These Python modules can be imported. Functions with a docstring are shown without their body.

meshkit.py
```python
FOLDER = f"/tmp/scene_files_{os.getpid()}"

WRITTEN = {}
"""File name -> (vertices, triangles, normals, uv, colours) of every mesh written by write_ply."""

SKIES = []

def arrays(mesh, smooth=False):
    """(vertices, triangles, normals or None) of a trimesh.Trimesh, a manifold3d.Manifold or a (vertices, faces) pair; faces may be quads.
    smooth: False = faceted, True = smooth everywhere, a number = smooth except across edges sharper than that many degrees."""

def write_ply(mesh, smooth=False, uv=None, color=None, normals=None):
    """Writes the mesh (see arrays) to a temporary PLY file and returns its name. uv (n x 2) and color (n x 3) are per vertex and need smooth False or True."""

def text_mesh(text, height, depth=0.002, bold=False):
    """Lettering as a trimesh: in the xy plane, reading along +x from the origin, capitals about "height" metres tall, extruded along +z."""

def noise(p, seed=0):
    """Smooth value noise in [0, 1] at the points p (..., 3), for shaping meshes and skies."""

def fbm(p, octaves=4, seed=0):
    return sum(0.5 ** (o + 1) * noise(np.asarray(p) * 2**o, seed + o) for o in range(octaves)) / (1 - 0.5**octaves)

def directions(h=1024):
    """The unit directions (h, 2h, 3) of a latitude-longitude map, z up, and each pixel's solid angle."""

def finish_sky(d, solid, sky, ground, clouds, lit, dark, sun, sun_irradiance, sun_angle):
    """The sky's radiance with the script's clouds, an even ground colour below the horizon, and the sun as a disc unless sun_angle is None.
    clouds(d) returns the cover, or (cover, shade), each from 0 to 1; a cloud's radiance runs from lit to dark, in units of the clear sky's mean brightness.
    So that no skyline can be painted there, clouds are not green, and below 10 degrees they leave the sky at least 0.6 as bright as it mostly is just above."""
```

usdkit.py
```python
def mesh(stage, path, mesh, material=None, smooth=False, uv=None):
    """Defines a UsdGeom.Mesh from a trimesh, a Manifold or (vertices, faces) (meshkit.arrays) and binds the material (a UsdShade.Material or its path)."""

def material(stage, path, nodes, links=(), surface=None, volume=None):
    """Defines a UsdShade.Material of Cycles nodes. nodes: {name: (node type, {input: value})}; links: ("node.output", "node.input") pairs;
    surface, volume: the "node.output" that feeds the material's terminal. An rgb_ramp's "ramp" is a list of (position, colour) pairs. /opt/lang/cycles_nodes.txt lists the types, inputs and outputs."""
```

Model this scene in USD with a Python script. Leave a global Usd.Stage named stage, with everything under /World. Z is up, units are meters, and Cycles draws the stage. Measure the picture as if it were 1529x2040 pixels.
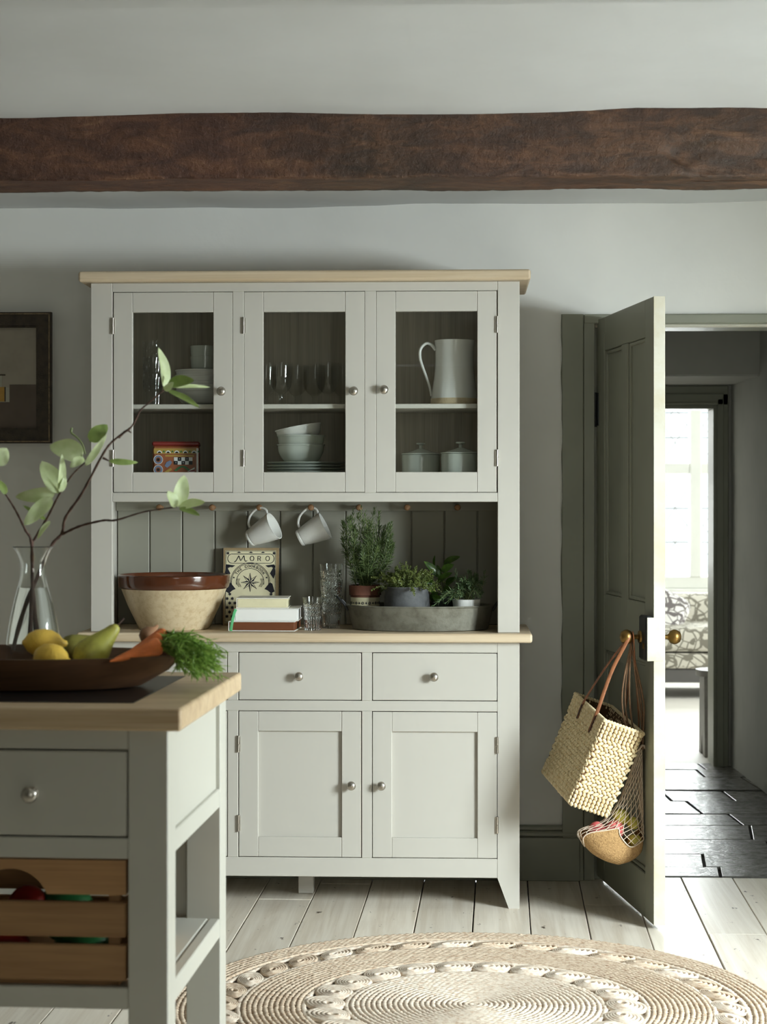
import math, random
import numpy as np, trimesh, usdkit, meshkit
from pxr import Usd, UsdGeom, UsdLux, UsdShade, Gf, Sdf
from scipy.spatial import ConvexHull
from shapely.geometry import Polygon, box as sbox

stage = Usd.Stage.CreateInMemory()
UsdGeom.SetStageUpAxis(stage, 'Z'); UsdGeom.SetStageMetersPerUnit(stage, 1.0)
UsdGeom.Xform.Define(stage, '/World')
PI = math.pi
# ------------------------------------------------------------------ camera
W_, H_ = 1529.0, 2040.0
FPX, HOR, EYE = 3700.0, 995.0, 1.282            # focal length and horizon in pixels, eye height in metres
YAW = math.atan(151 / FPX); CA, SA = math.cos(YAW), math.sin(YAW)
cam = UsdGeom.Camera.Define(stage, '/World/Camera')
cam.CreateHorizontalApertureAttr(36.0); cam.CreateVerticalApertureAttr(36.0 * H_ / W_)
cam.CreateFocalLengthAttr(36.0 * FPX / W_)
cam.CreateVerticalApertureOffsetAttr(-36.0 * (H_ / 2 - HOR) / W_)
cam.CreateFStopAttr(8.0); cam.CreateFocusDistanceAttr(5.85)
cam.CreateClippingRangeAttr(Gf.Vec2f(0.05, 200))
cam.CreateExposureAttr(-0.12)
cam.AddTransformOp().Set(Gf.Matrix4d(CA, SA, 0, 0, 0, 0, 1, 0, SA, -CA, 0, 0, 0, 0, EYE, 1))
# ------------------------------------------------------------------ sky and daylight at the windows
sky = UsdLux.DomeLight.Define(stage, '/World/Sky')
sky.CreateColorAttr(Gf.Vec3f(0.86, 0.93, 1.0)); sky.CreateIntensityAttr(0.6)

def daylight(name, centre, facing, w, h, power, col):
    """daylight arriving at a window: a rectangle outside the opening, shining along facing"""
    l = UsdLux.RectLight.Define(stage, '/World/' + name)
    l.CreateWidthAttr(w); l.CreateHeightAttr(h); l.CreateIntensityAttr(power); l.CreateColorAttr(Gf.Vec3f(*col))
    z = -np.array(facing, float); z /= np.linalg.norm(z)
    x = np.cross([0, 0, 1.0], z); x /= np.linalg.norm(x); y = np.cross(z, x)
    l.AddTransformOp().Set(Gf.Matrix4d(*x, 0, *y, 0, *z, 0, *centre, 1))
    return l
XR, XL, YB, YF, ZC = 2.05, -2.9, 6.286, -2.2, 2.28      # kitchen: right, left, back and front walls, ceiling
KW = (3.22, 4.42, 0.36, 1.78)                            # kitchen window in the right wall: y0, y1, z0, z1
FW = (0.60, 2.45, 0.72, 2.10, 13.70)                     # far room's window: x0, x1, z0, z1, y
SW = (10.2, 12.2, 0.50, 2.10, 3.60)                      # far room's side window: y0, y1, z0, z1, x
daylight('KitchenDaylight', (XR + 0.70, 3.12, 1.78), (-1, 0.50, -0.50), 1.4, 1.35, 112, (0.88, 0.945, 1.0))      # sky seen through the window
daylight('KitchenGroundLight', (XR + 0.26, 3.85, 0.80), (-1, 0.25, 0.0), 0.9, 0.8, 11, (0.94, 0.98, 0.95))            # light thrown back by the ground outside
daylight('RearDaylight', (0.9, YF - 0.30, 1.35), (0, 1, 0), 1.6, 1.3, 2.7, (1.0, 0.93, 0.80))
daylight('FarDaylight', (1.5, 14.3, 1.45), (0, -1, -0.05), 2.6, 2.0, 22, (0.97, 0.99, 1.0))
daylight('FarSideDaylight', (4.1, 11.2, 1.45), (-1, 0, -0.15), 2.2, 1.8, 15, (1.0, 0.99, 0.96))

# ------------------------------------------------------------------ from the photograph to the room
def c2w(r, Z): return np.array([r * CA - Z * SA, r * SA + Z * CA])
def at(u, v, Y):                                         # the point of the plane y = Y seen at pixel (u, v)
    k = (u - W_ / 2) / FPX; Z = Y / (CA + k * SA); r = k * Z
    return np.array([r * CA - Z * SA, Y, EYE - (v - HOR) / FPX * Z])
def atZ(u, v, Z):                                        # the point at depth Z along the view
    x, y = c2w((u - W_ / 2) / FPX * Z, Z); return np.array([x, y, EYE - (v - HOR) / FPX * Z])

# ------------------------------------------------------------------ meshes: (vertices, triangles)
def cat(ms):
    vs, fs, n = [], [], 0
    for v, f in ms:
        vs.append(np.asarray(v, float)); fs.append(np.asarray(f, int) + n); n += len(v)
    return np.vstack(vs), np.vstack(fs)
def hull(p):
    p = np.asarray(p, float); h = ConvexHull(p, qhull_options='QJ Pp')
    idx = np.unique(h.simplices); m = {a: i for i, a in enumerate(idx)}
    v = p[idx]; f = np.array([[m[a] for a in s] for s in h.simplices]); c = v.mean(0)
    n = np.cross(v[f[:, 1]] - v[f[:, 0]], v[f[:, 2]] - v[f[:, 0]])
    fl = ((v[f].mean(1) - c) * n).sum(1) < 0; f[fl] = f[fl][:, ::-1]
    return v, f
_CF = None
def bx(x0, x1, y0, y1, z0, z1, b=0.0015):
    """a box with chamfered edges"""
    global _CF
    x0, x1 = min(x0, x1), max(x0, x1); y0, y1 = min(y0, y1), max(y0, y1); z0, z1 = min(z0, z1), max(z0, z1)
    b = min(b, 0.3 * (x1 - x0), 0.3 * (y1 - y0), 0.3 * (z1 - z0))
    s = np.array([[i, j, k] for i in (-1, 1) for j in (-1, 1) for k in (-1, 1)], float)
    if _CF is None:
        u = np.vstack([s * [1, .8, .8], s * [.8, 1, .8], s * [.8, .8, 1]]); h = ConvexHull(u, qhull_options='QJ Pp'); f = h.simplices.copy()
        n = np.cross(u[f[:, 1]] - u[f[:, 0]], u[f[:, 2]] - u[f[:, 0]]); fl = (u[f].mean(1) * n).sum(1) < 0; f[fl] = f[fl][:, ::-1]; _CF = f
    c = np.array([(x0 + x1) / 2, (y0 + y1) / 2, (z0 + z1) / 2]); e = np.array([x1 - x0, y1 - y0, z1 - z0]) / 2
    v = np.vstack([s * (e - [0, b, b]), s * (e - [b, 0, b]), s * (e - [b, b, 0])]) + c
    return v, _CF
def rbox(x0, x1, y0, y1, z0, z1, r, n=5):
    """a box with rounded edges (cushions, worktops)"""
    P = []; g = np.array([[math.sin(t) * math.cos(p), math.sin(t) * math.sin(p), math.cos(t)] for t in np.linspace(0, PI, 2 * n + 1) for p in np.linspace(0, 2 * PI, 4 * n, endpoint=False)])
    for i in (x0 + r, x1 - r):
        for j in (y0 + r, y1 - r):
            for k in (z0 + r, z1 - r): P.append(g * r + [i, j, k])
    return hull(np.vstack(P))
def lathe(prof, n=40, closed=False):
    """prof: (radius, height) pairs turned about z; closed joins the last point to the first"""
    p = np.asarray(prof, float); k = len(p); a = np.linspace(0, 2 * PI, n, endpoint=False)
    v = np.stack([np.outer(np.cos(a), p[:, 0]), np.outer(np.sin(a), p[:, 0]), np.tile(p[:, 1], (n, 1))], -1).reshape(-1, 3)
    f = []
    m = k if closed else k - 1
    for i in range(n):
        j = (i + 1) % n
        for q in range(m):
            r = (q + 1) % k
            f += [[i * k + q, j * k + q, j * k + r], [i * k + q, j * k + r, i * k + r]]
    f = np.array(f); t = v[f]; ar = np.linalg.norm(np.cross(t[:, 1] - t[:, 0], t[:, 2] - t[:, 0]), axis=1)
    return v, f[ar > 1e-14]
def spline(p, n):
    """Catmull-Rom through the points p, n samples"""
    p = np.asarray(p, float)
    if len(p) < 3: return p[0] + np.linspace(0, 1, n)[:, None] * (p[-1] - p[0])
    q = np.vstack([2 * p[0] - p[1], p, 2 * p[-1] - p[-2]]); out = []
    for t in np.linspace(0, len(p) - 1 - 1e-9, n):
        i = int(t); t -= i; a, b, c, d = q[i:i + 4]
        out.append(0.5 * (2 * b + (c - a) * t + (2 * a - 5 * b + 4 * c - d) * t * t + (3 * b - a - 3 * c + d) * t ** 3))
    return np.array(out)
def tube(path, rad, n=8, cap=True, flat=1.0, up=None, close=False):
    """a tube along path; flat < 1 squeezes it across 'up' into a strap"""
    p = np.asarray(path, float); m = len(p); r = np.broadcast_to(np.asarray(rad, float), (m,))
    t = np.gradient(p, axis=0) if not close else np.roll(p, -1, 0) - np.roll(p, 1, 0)
    t /= np.maximum(np.linalg.norm(t, axis=1, keepdims=True), 1e-12)
    u = np.array(up, float) if up is not None else (np.array([0, 0, 1.0]) if abs(t[0, 2]) < .9 else np.array([1.0, 0, 0]))
    V = []; a = np.linspace(0, 2 * PI, n, endpoint=False)
    for i in range(m):
        u = u - t[i] * np.dot(u, t[i]); u /= max(np.linalg.norm(u), 1e-9); w = np.cross(t[i], u)
        V.append(p[i] + r[i] * (np.outer(np.cos(a), w) + flat * np.outer(np.sin(a), u)))
    v = np.vstack(V); f = []
    for i in range(m if close else m - 1):
        k = (i + 1) % m
        for j in range(n):
            l = (j + 1) % n
            f += [[i * n + j, i * n + l, k * n + l], [i * n + j, k * n + l, k * n + j]]
    if cap and not close:
        v = np.vstack([v, p[0], p[-1]]); c0, c1 = m * n, m * n + 1
        for j in range(n):
            l = (j + 1) % n; f += [[c0, l, j], [c1, (m - 1) * n + j, (m - 1) * n + l]]
    return v, np.array(f)
def prism(poly, d):
    """a flat outline in xy (shapely polygon or points), thickness d along z"""
    if not hasattr(poly, 'exterior'): poly = Polygon(poly)
    m = trimesh.creation.extrude_polygon(poly.buffer(0), d, engine='earcut'); return np.array(m.vertices), np.array(m.faces)
def mv(m, t): return np.asarray(m[0]) + np.asarray(t, float), m[1]
def rot(axis, deg):
    return trimesh.transformations.rotation_matrix(math.radians(deg), axis)[:3, :3]
RX, RY, RZ = (1, 0, 0), (0, 1, 0), (0, 0, 1)
def tf(m, R=None, t=(0, 0, 0), s=1.0):
    v = np.asarray(m[0], float) * s
    if R is not None: v = v @ np.asarray(R).T
    f = m[1]
    return v + np.asarray(t, float), f
def ball(n=2):
    m = trimesh.creation.icosphere(n); return np.array(m.vertices), np.array(m.faces)
def grid(nx, ny):
    """unit grid: parameters (n, 2) and triangles"""
    a, b = np.meshgrid(np.linspace(0, 1, nx), np.linspace(0, 1, ny), indexing='ij'); p = np.stack([a.ravel(), b.ravel()], 1); f = []
    i = np.arange(nx - 1)[:, None] * ny + np.arange(ny - 1)[None]; i = i.ravel()
    return p, np.vstack([np.stack([i, i + ny, i + ny + 1], 1), np.stack([i, i + ny + 1, i + 1], 1)])
def facing(z):
    """a rotation whose z axis is z"""
    z = np.asarray(z, float); z = z / np.linalg.norm(z); x = np.cross([0, 0, 1.0], z)
    x = np.array([1.0, 0, 0]) if np.linalg.norm(x) < 1e-6 else x / np.linalg.norm(x)
    return np.stack([x, np.cross(z, x), z], 1)
# UPRIGHT: local z -> towards the camera (-y), local y -> up
UPRIGHT = np.stack([np.array([1, 0, 0]), np.array([0, 0, 1.0]), np.array([0, -1.0, 0])], 1)

# ------------------------------------------------------------------ things, parts, sub-parts
_n = {}
def uniq(parent, name):
    k = _n.get((parent, name), 0); _n[(parent, name)] = k + 1
    return f'{parent}/{name}' + (f'_{k:03d}' if k else '')
class Node:
    def __init__(s, prim, M): s.prim, s.M, s.path = prim, M, str(prim.GetPath())
def data(prim, **kw):
    for k, v in kw.items():
        if v: prim.SetCustomDataByKey(k, v)
def thing(name, label, cat_, loc=(0, 0, 0), rz=0.0, group=None, kind=None):
    x = UsdGeom.Xform.Define(stage, uniq('/World', name)); x.AddTranslateOp().Set(Gf.Vec3d(*map(float, loc))); x.AddRotateZOp().Set(float(rz))
    M = np.eye(4); M[:3, :3] = rot(RZ, rz); M[:3, 3] = loc
    data(x.GetPrim(), label=label, category=cat_, group=group, kind=kind)
    return Node(x.GetPrim(), M)
def part(parent, name, mesh, mat, smooth=30, label=None, kind=None, local=False):
    """one mesh under a thing or part; given in world coordinates unless local"""
    v, f = mesh; v = np.asarray(v, float)
    if not local: v = (v - parent.M[:3, 3]) @ parent.M[:3, :3]
    if hasattr(mat, 'GetPrim') and len(f) > 20000 and smooth not in (True, False): smooth = True
    m = usdkit.mesh(stage, uniq(parent.path, name), (v, f), mat, smooth=smooth)
    data(m.GetPrim(), label=label, kind=kind)
    return Node(m.GetPrim(), parent.M)
def solo(name, mesh, mat, label, cat_, group=None, kind=None, smooth=30, loc=None):
    """a thing that is one mesh, its origin at its base"""
    v, f = mesh; v = np.asarray(v, float)
    if loc is None: loc = np.array([*(v.min(0) + v.max(0))[:2] / 2, v[:, 2].min()])
    m = usdkit.mesh(stage, uniq('/World', name), (v - loc, f), mat, smooth=smooth)
    m.AddTranslateOp().Set(Gf.Vec3d(*map(float, loc))); data(m.GetPrim(), label=label, category=cat_, group=group, kind=kind)
    M = np.eye(4); M[:3, 3] = loc
    return Node(m.GetPrim(), M)
def struct(name, label=None): return thing(name, label, None, kind='structure')
def smesh(name, mesh, mat, smooth=30, label=None): return solo(name, mesh, mat, label, None, kind='structure', smooth=smooth, loc=np.zeros(3))
def dup(node, loc, rz=0.0, label=None, group=None):
    """a copy of a thing under the next number, with its parts"""
    was = dict(node.prim.GetCustomData()); base = node.prim.GetName()
    x = UsdGeom.Xform.Define(stage, uniq('/World', base))
    x.GetPrim().GetReferences().AddInternalReference(node.prim.GetPath())
    x.GetPrim().GetAttribute('xformOp:translate').Set(Gf.Vec3d(*map(float, loc))); x.GetPrim().GetAttribute('xformOp:rotateZ').Set(float(rz))
    x.GetPrim().SetInstanceable(True)
    data(x.GetPrim(), label=label or was.get('label'), category=was.get('category'), group=group or was.get('group'))
    M = np.eye(4); M[:3, :3] = rot(RZ, rz); M[:3, 3] = loc
    return Node(x.GetPrim(), M)

# ------------------------------------------------------------------ materials
def lin(c):
    c = np.asarray(c, float) / 255; return np.where(c < 0.04045, c / 12.92, ((c + 0.055) / 1.055) ** 2.4)
def mat(name, nodes, links, surface='p.BSDF'): return usdkit.material(stage, '/World/Looks/' + name, nodes, links, surface=surface)
def paint(name, col, rough=0.5, var=0.06, scale=4.0, bump=0.0, bscale=60.0, spec=0.5, tint=None, **extra):
    """a plain coat: colour varied by slow noise, optional fine relief"""
    c = lin(col); t = lin(tint) if tint is not None else c * (1 - 2.5 * var)
    nd = {'g': ('geometry', {}), 'n': ('noise_texture', {'scale': scale, 'detail': 5.0, 'roughness': 0.6}),
          'r': ('rgb_ramp', {'ramp': [(0.25, t), (0.55, c), (0.8, np.minimum(c * (1 + var), 1))]}),
          'p': ('principled_bsdf', {'roughness': rough, 'specular_ior_level': spec, **extra})}
    ln = [('g.position', 'n.vector'), ('n.fac', 'r.fac'), ('r.color', 'p.base_color')]
    if bump:
        nd['m'] = ('noise_texture', {'scale': bscale, 'detail': 4.0}); nd['b'] = ('bump', {'strength': bump, 'distance': 0.004})
        ln += [('g.position', 'm.vector'), ('m.fac', 'b.height'), ('b.normal', 'p.normal')]
    return mat(name, nd, ln)
def wood(name, c0, c1, axis='x', along=1.3, across=20.0, rough=0.5, vary=0.25, c2=None, bump=0.15, rotz=0.0, specks=None):
    """long-grained timber: stretched noise, a per-piece tone from the object's random number"""
    s = {'x': (along, across, across), 'y': (across, along, across), 'z': (across, across, along)}[axis]
    fs = tuple(6 * a if a == across else 2.5 * a for a in s)
    ramp = [(0.25, lin(c1)), (0.6, lin(c0)), (0.85, np.minimum(lin(c0) * 1.12, 1))]
    if c2 is not None: ramp = [(0.12, lin(c2))] + ramp
    nd = {'g': ('geometry', {}), 'o': ('object_info', {}),
          'ov': ('vector_math', {'math_type': 'multiply', 'vector2': (3.7, 9.1, 5.3)}), 'oc': ('combine_xyz', {}),
          'a': ('vector_math', {'math_type': 'add'}),
          'k': ('mapping', {'scale': s, 'rotation': (0, 0, rotz)}), 'k2': ('mapping', {'scale': fs, 'rotation': (0, 0, rotz)}),
          'n': ('noise_texture', {'scale': 1.0, 'detail': 5.0, 'roughness': 0.6, 'distortion': 0.6}),
          'n2': ('noise_texture', {'scale': 1.0, 'detail': 3.0}),
          'mx': ('math', {'math_type': 'multiply_add', 'value2': 0.35, 'value3': -0.17}), 'ad': ('math', {'math_type': 'add'}),
          'r': ('rgb_ramp', {'ramp': ramp}),
          'hv': ('map_range', {'from_min': 0.0, 'from_max': 1.0, 'to_min': 1 - vary, 'to_max': 1 + vary * 0.5}),
          'h': ('hsv', {}), 'b': ('bump', {'strength': bump, 'distance': 0.002}),
          'p': ('principled_bsdf', {'roughness': rough})}
    ln = [('o.random', 'oc.x'), ('o.random', 'oc.y'), ('o.random', 'oc.z'), ('oc.vector', 'ov.vector1'), ('g.position', 'a.vector1'), ('ov.vector', 'a.vector2'),
          ('a.vector', 'k.vector'), ('a.vector', 'k2.vector'), ('k.vector', 'n.vector'), ('k2.vector', 'n2.vector'), ('n2.fac', 'mx.value1'), ('n.fac', 'ad.value1'), ('mx.value', 'ad.value2'),
          ('ad.value', 'r.fac'), ('o.random', 'hv.value'), ('hv.result', 'h.value'), ('r.color', 'h.color'), ('h.color', 'p.base_color'), ('ad.value', 'b.height'), ('b.normal', 'p.normal')]
    if specks is not None:      # nail holes, knots and scuffs
        nd.update({'sk': ('mapping', {'scale': (1.0, 0.45, 1.0)}), 'sn': ('noise_texture', {'scale': 26.0, 'detail': 3.0, 'roughness': 0.7}), 'sr': ('rgb_ramp', {'ramp': [(0.66, (0, 0, 0)), (0.73, (1, 1, 1))]}), 'sb': ('rgb_to_bw', {}), 'sx': ('mix_color', {'b': lin(specks)})})
        ln.remove(('h.color', 'p.base_color')); ln += [('g.position', 'sk.vector'), ('sk.vector', 'sn.vector'), ('sn.fac', 'sr.fac'), ('sr.color', 'sb.color'), ('sb.val', 'sx.fac'), ('h.color', 'sx.a'), ('sx.result', 'p.base_color')]
    return mat(name, nd, ln)
def leafm(name, col, tip, trans=0.35, rough=0.45):
    c, t = lin(col), lin(tip)
    nd = {'g': ('geometry', {}), 'o': ('object_info', {}), 'n': ('noise_texture', {'scale': 55.0, 'detail': 3.0}),
          'r': ('rgb_ramp', {'ramp': [(0.3, c), (0.75, t)]}), 'p': ('principled_bsdf', {'roughness': rough}), 't': ('translucent_bsdf', {}), 'm': ('mix_closure', {'fac': trans})}
    return mat(name, nd, [('g.position', 'n.vector'), ('n.fac', 'r.fac'), ('r.color', 'p.base_color'), ('r.color', 't.color'), ('p.BSDF', 'm.closure1'), ('t.BSDF', 'm.closure2')], surface='m.closure')
def metal(name, col, rough=0.3, var=0.1):
    c = lin(col)
    nd = {'g': ('geometry', {}), 'n': ('noise_texture', {'scale': 30.0, 'detail': 3.0}), 'r': ('rgb_ramp', {'ramp': [(0.3, c * (1 - var)), (0.7, c)]}),
          'p': ('principled_bsdf', {'metallic': 1.0, 'roughness': rough})}
    return mat(name, nd, [('g.position', 'n.vector'), ('n.fac', 'r.fac'), ('r.color', 'p.base_color')])
M = {}
M['plaster'] = paint('plaster', (229, 228, 222), rough=0.85, var=0.03, scale=1.6, bump=0.25, bscale=22, spec=0.2)
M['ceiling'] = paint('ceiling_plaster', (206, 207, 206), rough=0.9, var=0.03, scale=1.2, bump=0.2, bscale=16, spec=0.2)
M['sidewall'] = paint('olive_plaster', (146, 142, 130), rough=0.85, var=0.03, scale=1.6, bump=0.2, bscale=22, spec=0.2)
M['hallwall'] = paint('hall_plaster', (176, 175, 168), rough=0.7, var=0.05, scale=2.5, bump=0.35, bscale=14, spec=0.3)
M['sage'] = paint('sage_woodwork', (140, 141, 125), rough=0.42, var=0.05, scale=3.0, bump=0.06, bscale=40)
M['cream'] = paint('cream_edge', (196, 192, 176), rough=0.5, var=0.05, scale=5.0, tint=(180, 166, 126), bump=0.1, bscale=70)
M['dresser'] = paint('dresser_paint', (191, 187, 177), rough=0.4, var=0.012, scale=2.0, spec=0.45)
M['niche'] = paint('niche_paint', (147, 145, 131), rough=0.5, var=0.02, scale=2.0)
M['inside'] = wood('cabinet_inside', (186, 178, 162), (156, 147, 131), axis='z', across=55, vary=0.05, rough=0.5)
M['islandpaint'] = paint('island_paint', (189, 187, 176), rough=0.45, var=0.015, scale=2.0)
M['oak'] = wood('pale_oak', (206, 187, 158), (186, 163, 131), axis='x', across=26, vary=0.08, rough=0.45)
M['oaktop'] = wood('island_oak', (200, 177, 143), (174, 147, 112), axis='x', across=24, vary=0.08, rough=0.42)
M['crate'] = wood('crate_wood', (176, 136, 92), (146, 106, 68), axis='x', across=22, vary=0.2, rough=0.6)
M['pegwood'] = wood('peg_wood', (170, 130, 92), (140, 100, 66), axis='y', across=60, vary=0.1)
M['plank'] = wood('whitewashed_board', (230, 221, 206), (204, 190, 170), axis='y', along=1.0, across=18, rough=0.34, vary=0.09, c2=(150, 132, 112), bump=0.25, specks=(86, 72, 58), rotz=0.0)
M['gap'] = paint('dark_gap', (30, 27, 24), rough=0.9)
M['farfloor'] = paint('pale_floor', (226, 222, 214), rough=0.5, var=0.03)
M['steel'] = metal('brushed_nickel', (196, 190, 180), 0.28)
M['brass'] = metal('old_brass', (150, 118, 66), 0.4, 0.3)
M['iron'] = paint('black_iron', (38, 39, 40), rough=0.45, var=0.2, scale=30)
M['leather'] = paint('tan_leather', (146, 92, 58), rough=0.5, var=0.15, scale=30)
M['leatherd'] = paint('dark_leather', (70, 44, 32), rough=0.5, var=0.15, scale=30)
M['white'] = paint('white_glaze', (226, 226, 220), rough=0.16, var=0.015, scale=6, spec=0.6)
M['grey_glaze'] = paint('grey_glaze', (196, 202, 192), rough=0.16, var=0.03, scale=8, spec=0.6)
M['stoneware'] = paint('stoneware', (208, 190, 156), rough=0.35, var=0.03, scale=60, tint=(188, 164, 126))
M['brownglaze'] = paint('brown_glaze', (88, 47, 26), rough=0.12, var=0.1, scale=8, spec=0.7)
M['terracotta'] = paint('terracotta', (116, 72, 54), rough=0.8, var=0.12, scale=22, bump=0.2)
M['slatepot'] = paint('dark_clay', (86, 87, 87), rough=0.75, var=0.14, scale=18, bump=0.3, tint=(60, 61, 62))
M['galv'] = paint('galvanised', (120, 118, 105), rough=0.55, var=0.12, scale=26, tint=(88, 84, 70), bump=0.3, bscale=50, metallic=0.35)
M['paper'] = paint('paper', (230, 226, 212), rough=0.8, var=0.03, scale=30)
M['pages'] = paint('page_edges', (214, 204, 182), rough=0.85, var=0.04, scale=40)
M['bookcream'] = paint('book_cream', (214, 206, 170), rough=0.6, var=0.04, scale=14)
M['bookedge'] = paint('book_tan', (150, 128, 92), rough=0.6, var=0.1, scale=20)
M['ink'] = paint('ink', (26, 25, 34), rough=0.6)
M['brownbook'] = paint('brown_book', (112, 62, 32), rough=0.6, var=0.1, scale=20)
M['whitebook'] = paint('white_book', (232, 230, 224), rough=0.5, var=0.02)
M['green'] = paint('ribbon_green', (92, 176, 116), rough=0.5)
M['soil'] = paint('soil', (48, 38, 30), rough=0.95, var=0.2, scale=60, bump=0.6)
M['bark'] = paint('bark', (86, 62, 50), rough=0.8, var=0.2, scale=60, tint=(60, 40, 32))
M['greenstem'] = paint('green_stem', (124, 138, 84), rough=0.6, var=0.1)
M['rosemary'] = leafm('rosemary_leaf', (66, 84, 48), (112, 132, 76), 0.25)
M['thyme'] = leafm('thyme_leaf', (84, 98, 48), (132, 142, 74), 0.3)
M['citrus'] = leafm('glossy_leaf', (46, 74, 26), (84, 116, 36), 0.25, 0.3)
M['sageleaf'] = leafm('narrow_leaf', (70, 98, 60), (126, 146, 104), 0.3)
M['leaf'] = leafm('fresh_leaf', (216, 228, 176), (234, 242, 206), 0.42)
M['leafd'] = leafm('dark_leaf', (146, 168, 92), (172, 192, 112), 0.4)
M['tops'] = leafm('carrot_top', (96, 138, 50), (178, 206, 108), 0.4)
M['lemon'] = paint('lemon_skin', (246, 204, 84), rough=0.4, var=0.06, scale=25, bump=0.35, bscale=220)
M['pear'] = paint('pear_skin', (190, 188, 84), rough=0.45, var=0.08, scale=22, tint=(146, 132, 62))
M['peard'] = paint('pear_russet', (140, 136, 58), rough=0.5, var=0.1, scale=22, tint=(104, 86, 44))
M['carrot'] = paint('carrot_skin', (220, 118, 56), rough=0.5, var=0.1, scale=40, bump=0.3, bscale=120)
M['onion'] = paint('onion_skin', (158, 116, 84), rough=0.5, var=0.15, scale=30)
M['pepper'] = paint('red_pepper', (150, 34, 24), rough=0.3, var=0.1)
M['redonion'] = paint('pink_fruit', (222, 122, 116), rough=0.35, var=0.1, scale=26, tint=(190, 60, 70))
M['lime'] = paint('yellow_green_fruit', (214, 206, 96), rough=0.4, var=0.08, scale=30)
M['doughwood'] = wood('dark_bowl_wood', (104, 72, 46), (66, 44, 28), axis='x', across=14, vary=0.02, rough=0.55)
M['slate'] = paint('black_stone', (22, 22, 24), rough=0.28, var=0.1, scale=30)
M['frame'] = paint('antique_frame', (66, 56, 44), rough=0.6, var=0.25, scale=40, tint=(40, 34, 26), bump=0.5, bscale=90)
M['gilt'] = paint('worn_gilt', (138, 120, 90), rough=0.5, var=0.3, scale=60, tint=(60, 50, 40))
M['pic1'] = paint('picture_wall', (160, 152, 138), rough=0.7, var=0.08, scale=12)
M['pic2'] = paint('picture_table', (98, 86, 76), rough=0.7, var=0.08, scale=14)
M['pic3'] = paint('picture_jar', (182, 142, 70), rough=0.7, var=0.1, scale=30)
M['pic4'] = paint('picture_pale', (168, 166, 152), rough=0.7, var=0.06, scale=20)
M['jute'] = paint('jute', (212, 193, 170), rough=0.9, var=0.1, scale=75, tint=(160, 126, 98), spec=0.2)
M['jutep'] = paint('jute_pale', (228, 214, 196), rough=0.9, var=0.06, scale=75, tint=(188, 158, 132), spec=0.2)
M['juted'] = paint('jute_bag', (186, 150, 102), rough=0.85, var=0.08, scale=170, tint=(140, 104, 66), spec=0.25, bump=0.6, bscale=260)
M['husk'] = paint('corn_husk', (230, 213, 174), rough=0.7, var=0.05, scale=90, tint=(206, 176, 126), spec=0.3)
M['basketin'] = paint('basket_inside', (96, 68, 42), rough=0.9, var=0.15, scale=50)
M['string'] = paint('cotton_string', (214, 196, 174), rough=0.8, var=0.06, scale=60)
M['cord'] = paint('bag_cord', (128, 98, 72), rough=0.8, var=0.12, scale=60)
M['stool'] = paint('grey_wood', (120, 116, 110), rough=0.5, var=0.12, scale=20)
M['sofawood'] = paint('sofa_base', (96, 94, 92), rough=0.6)
M['winpaint'] = paint('window_paint', (225, 226, 220), rough=0.5, var=0.02)
M['lead'] = paint('lead_strip', (150, 150, 148), rough=0.5)
M['black'] = paint('tin_black', (26, 26, 30), rough=0.35); M['tinwhite'] = paint('tin_white', (222, 222, 218), rough=0.35)
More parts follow.
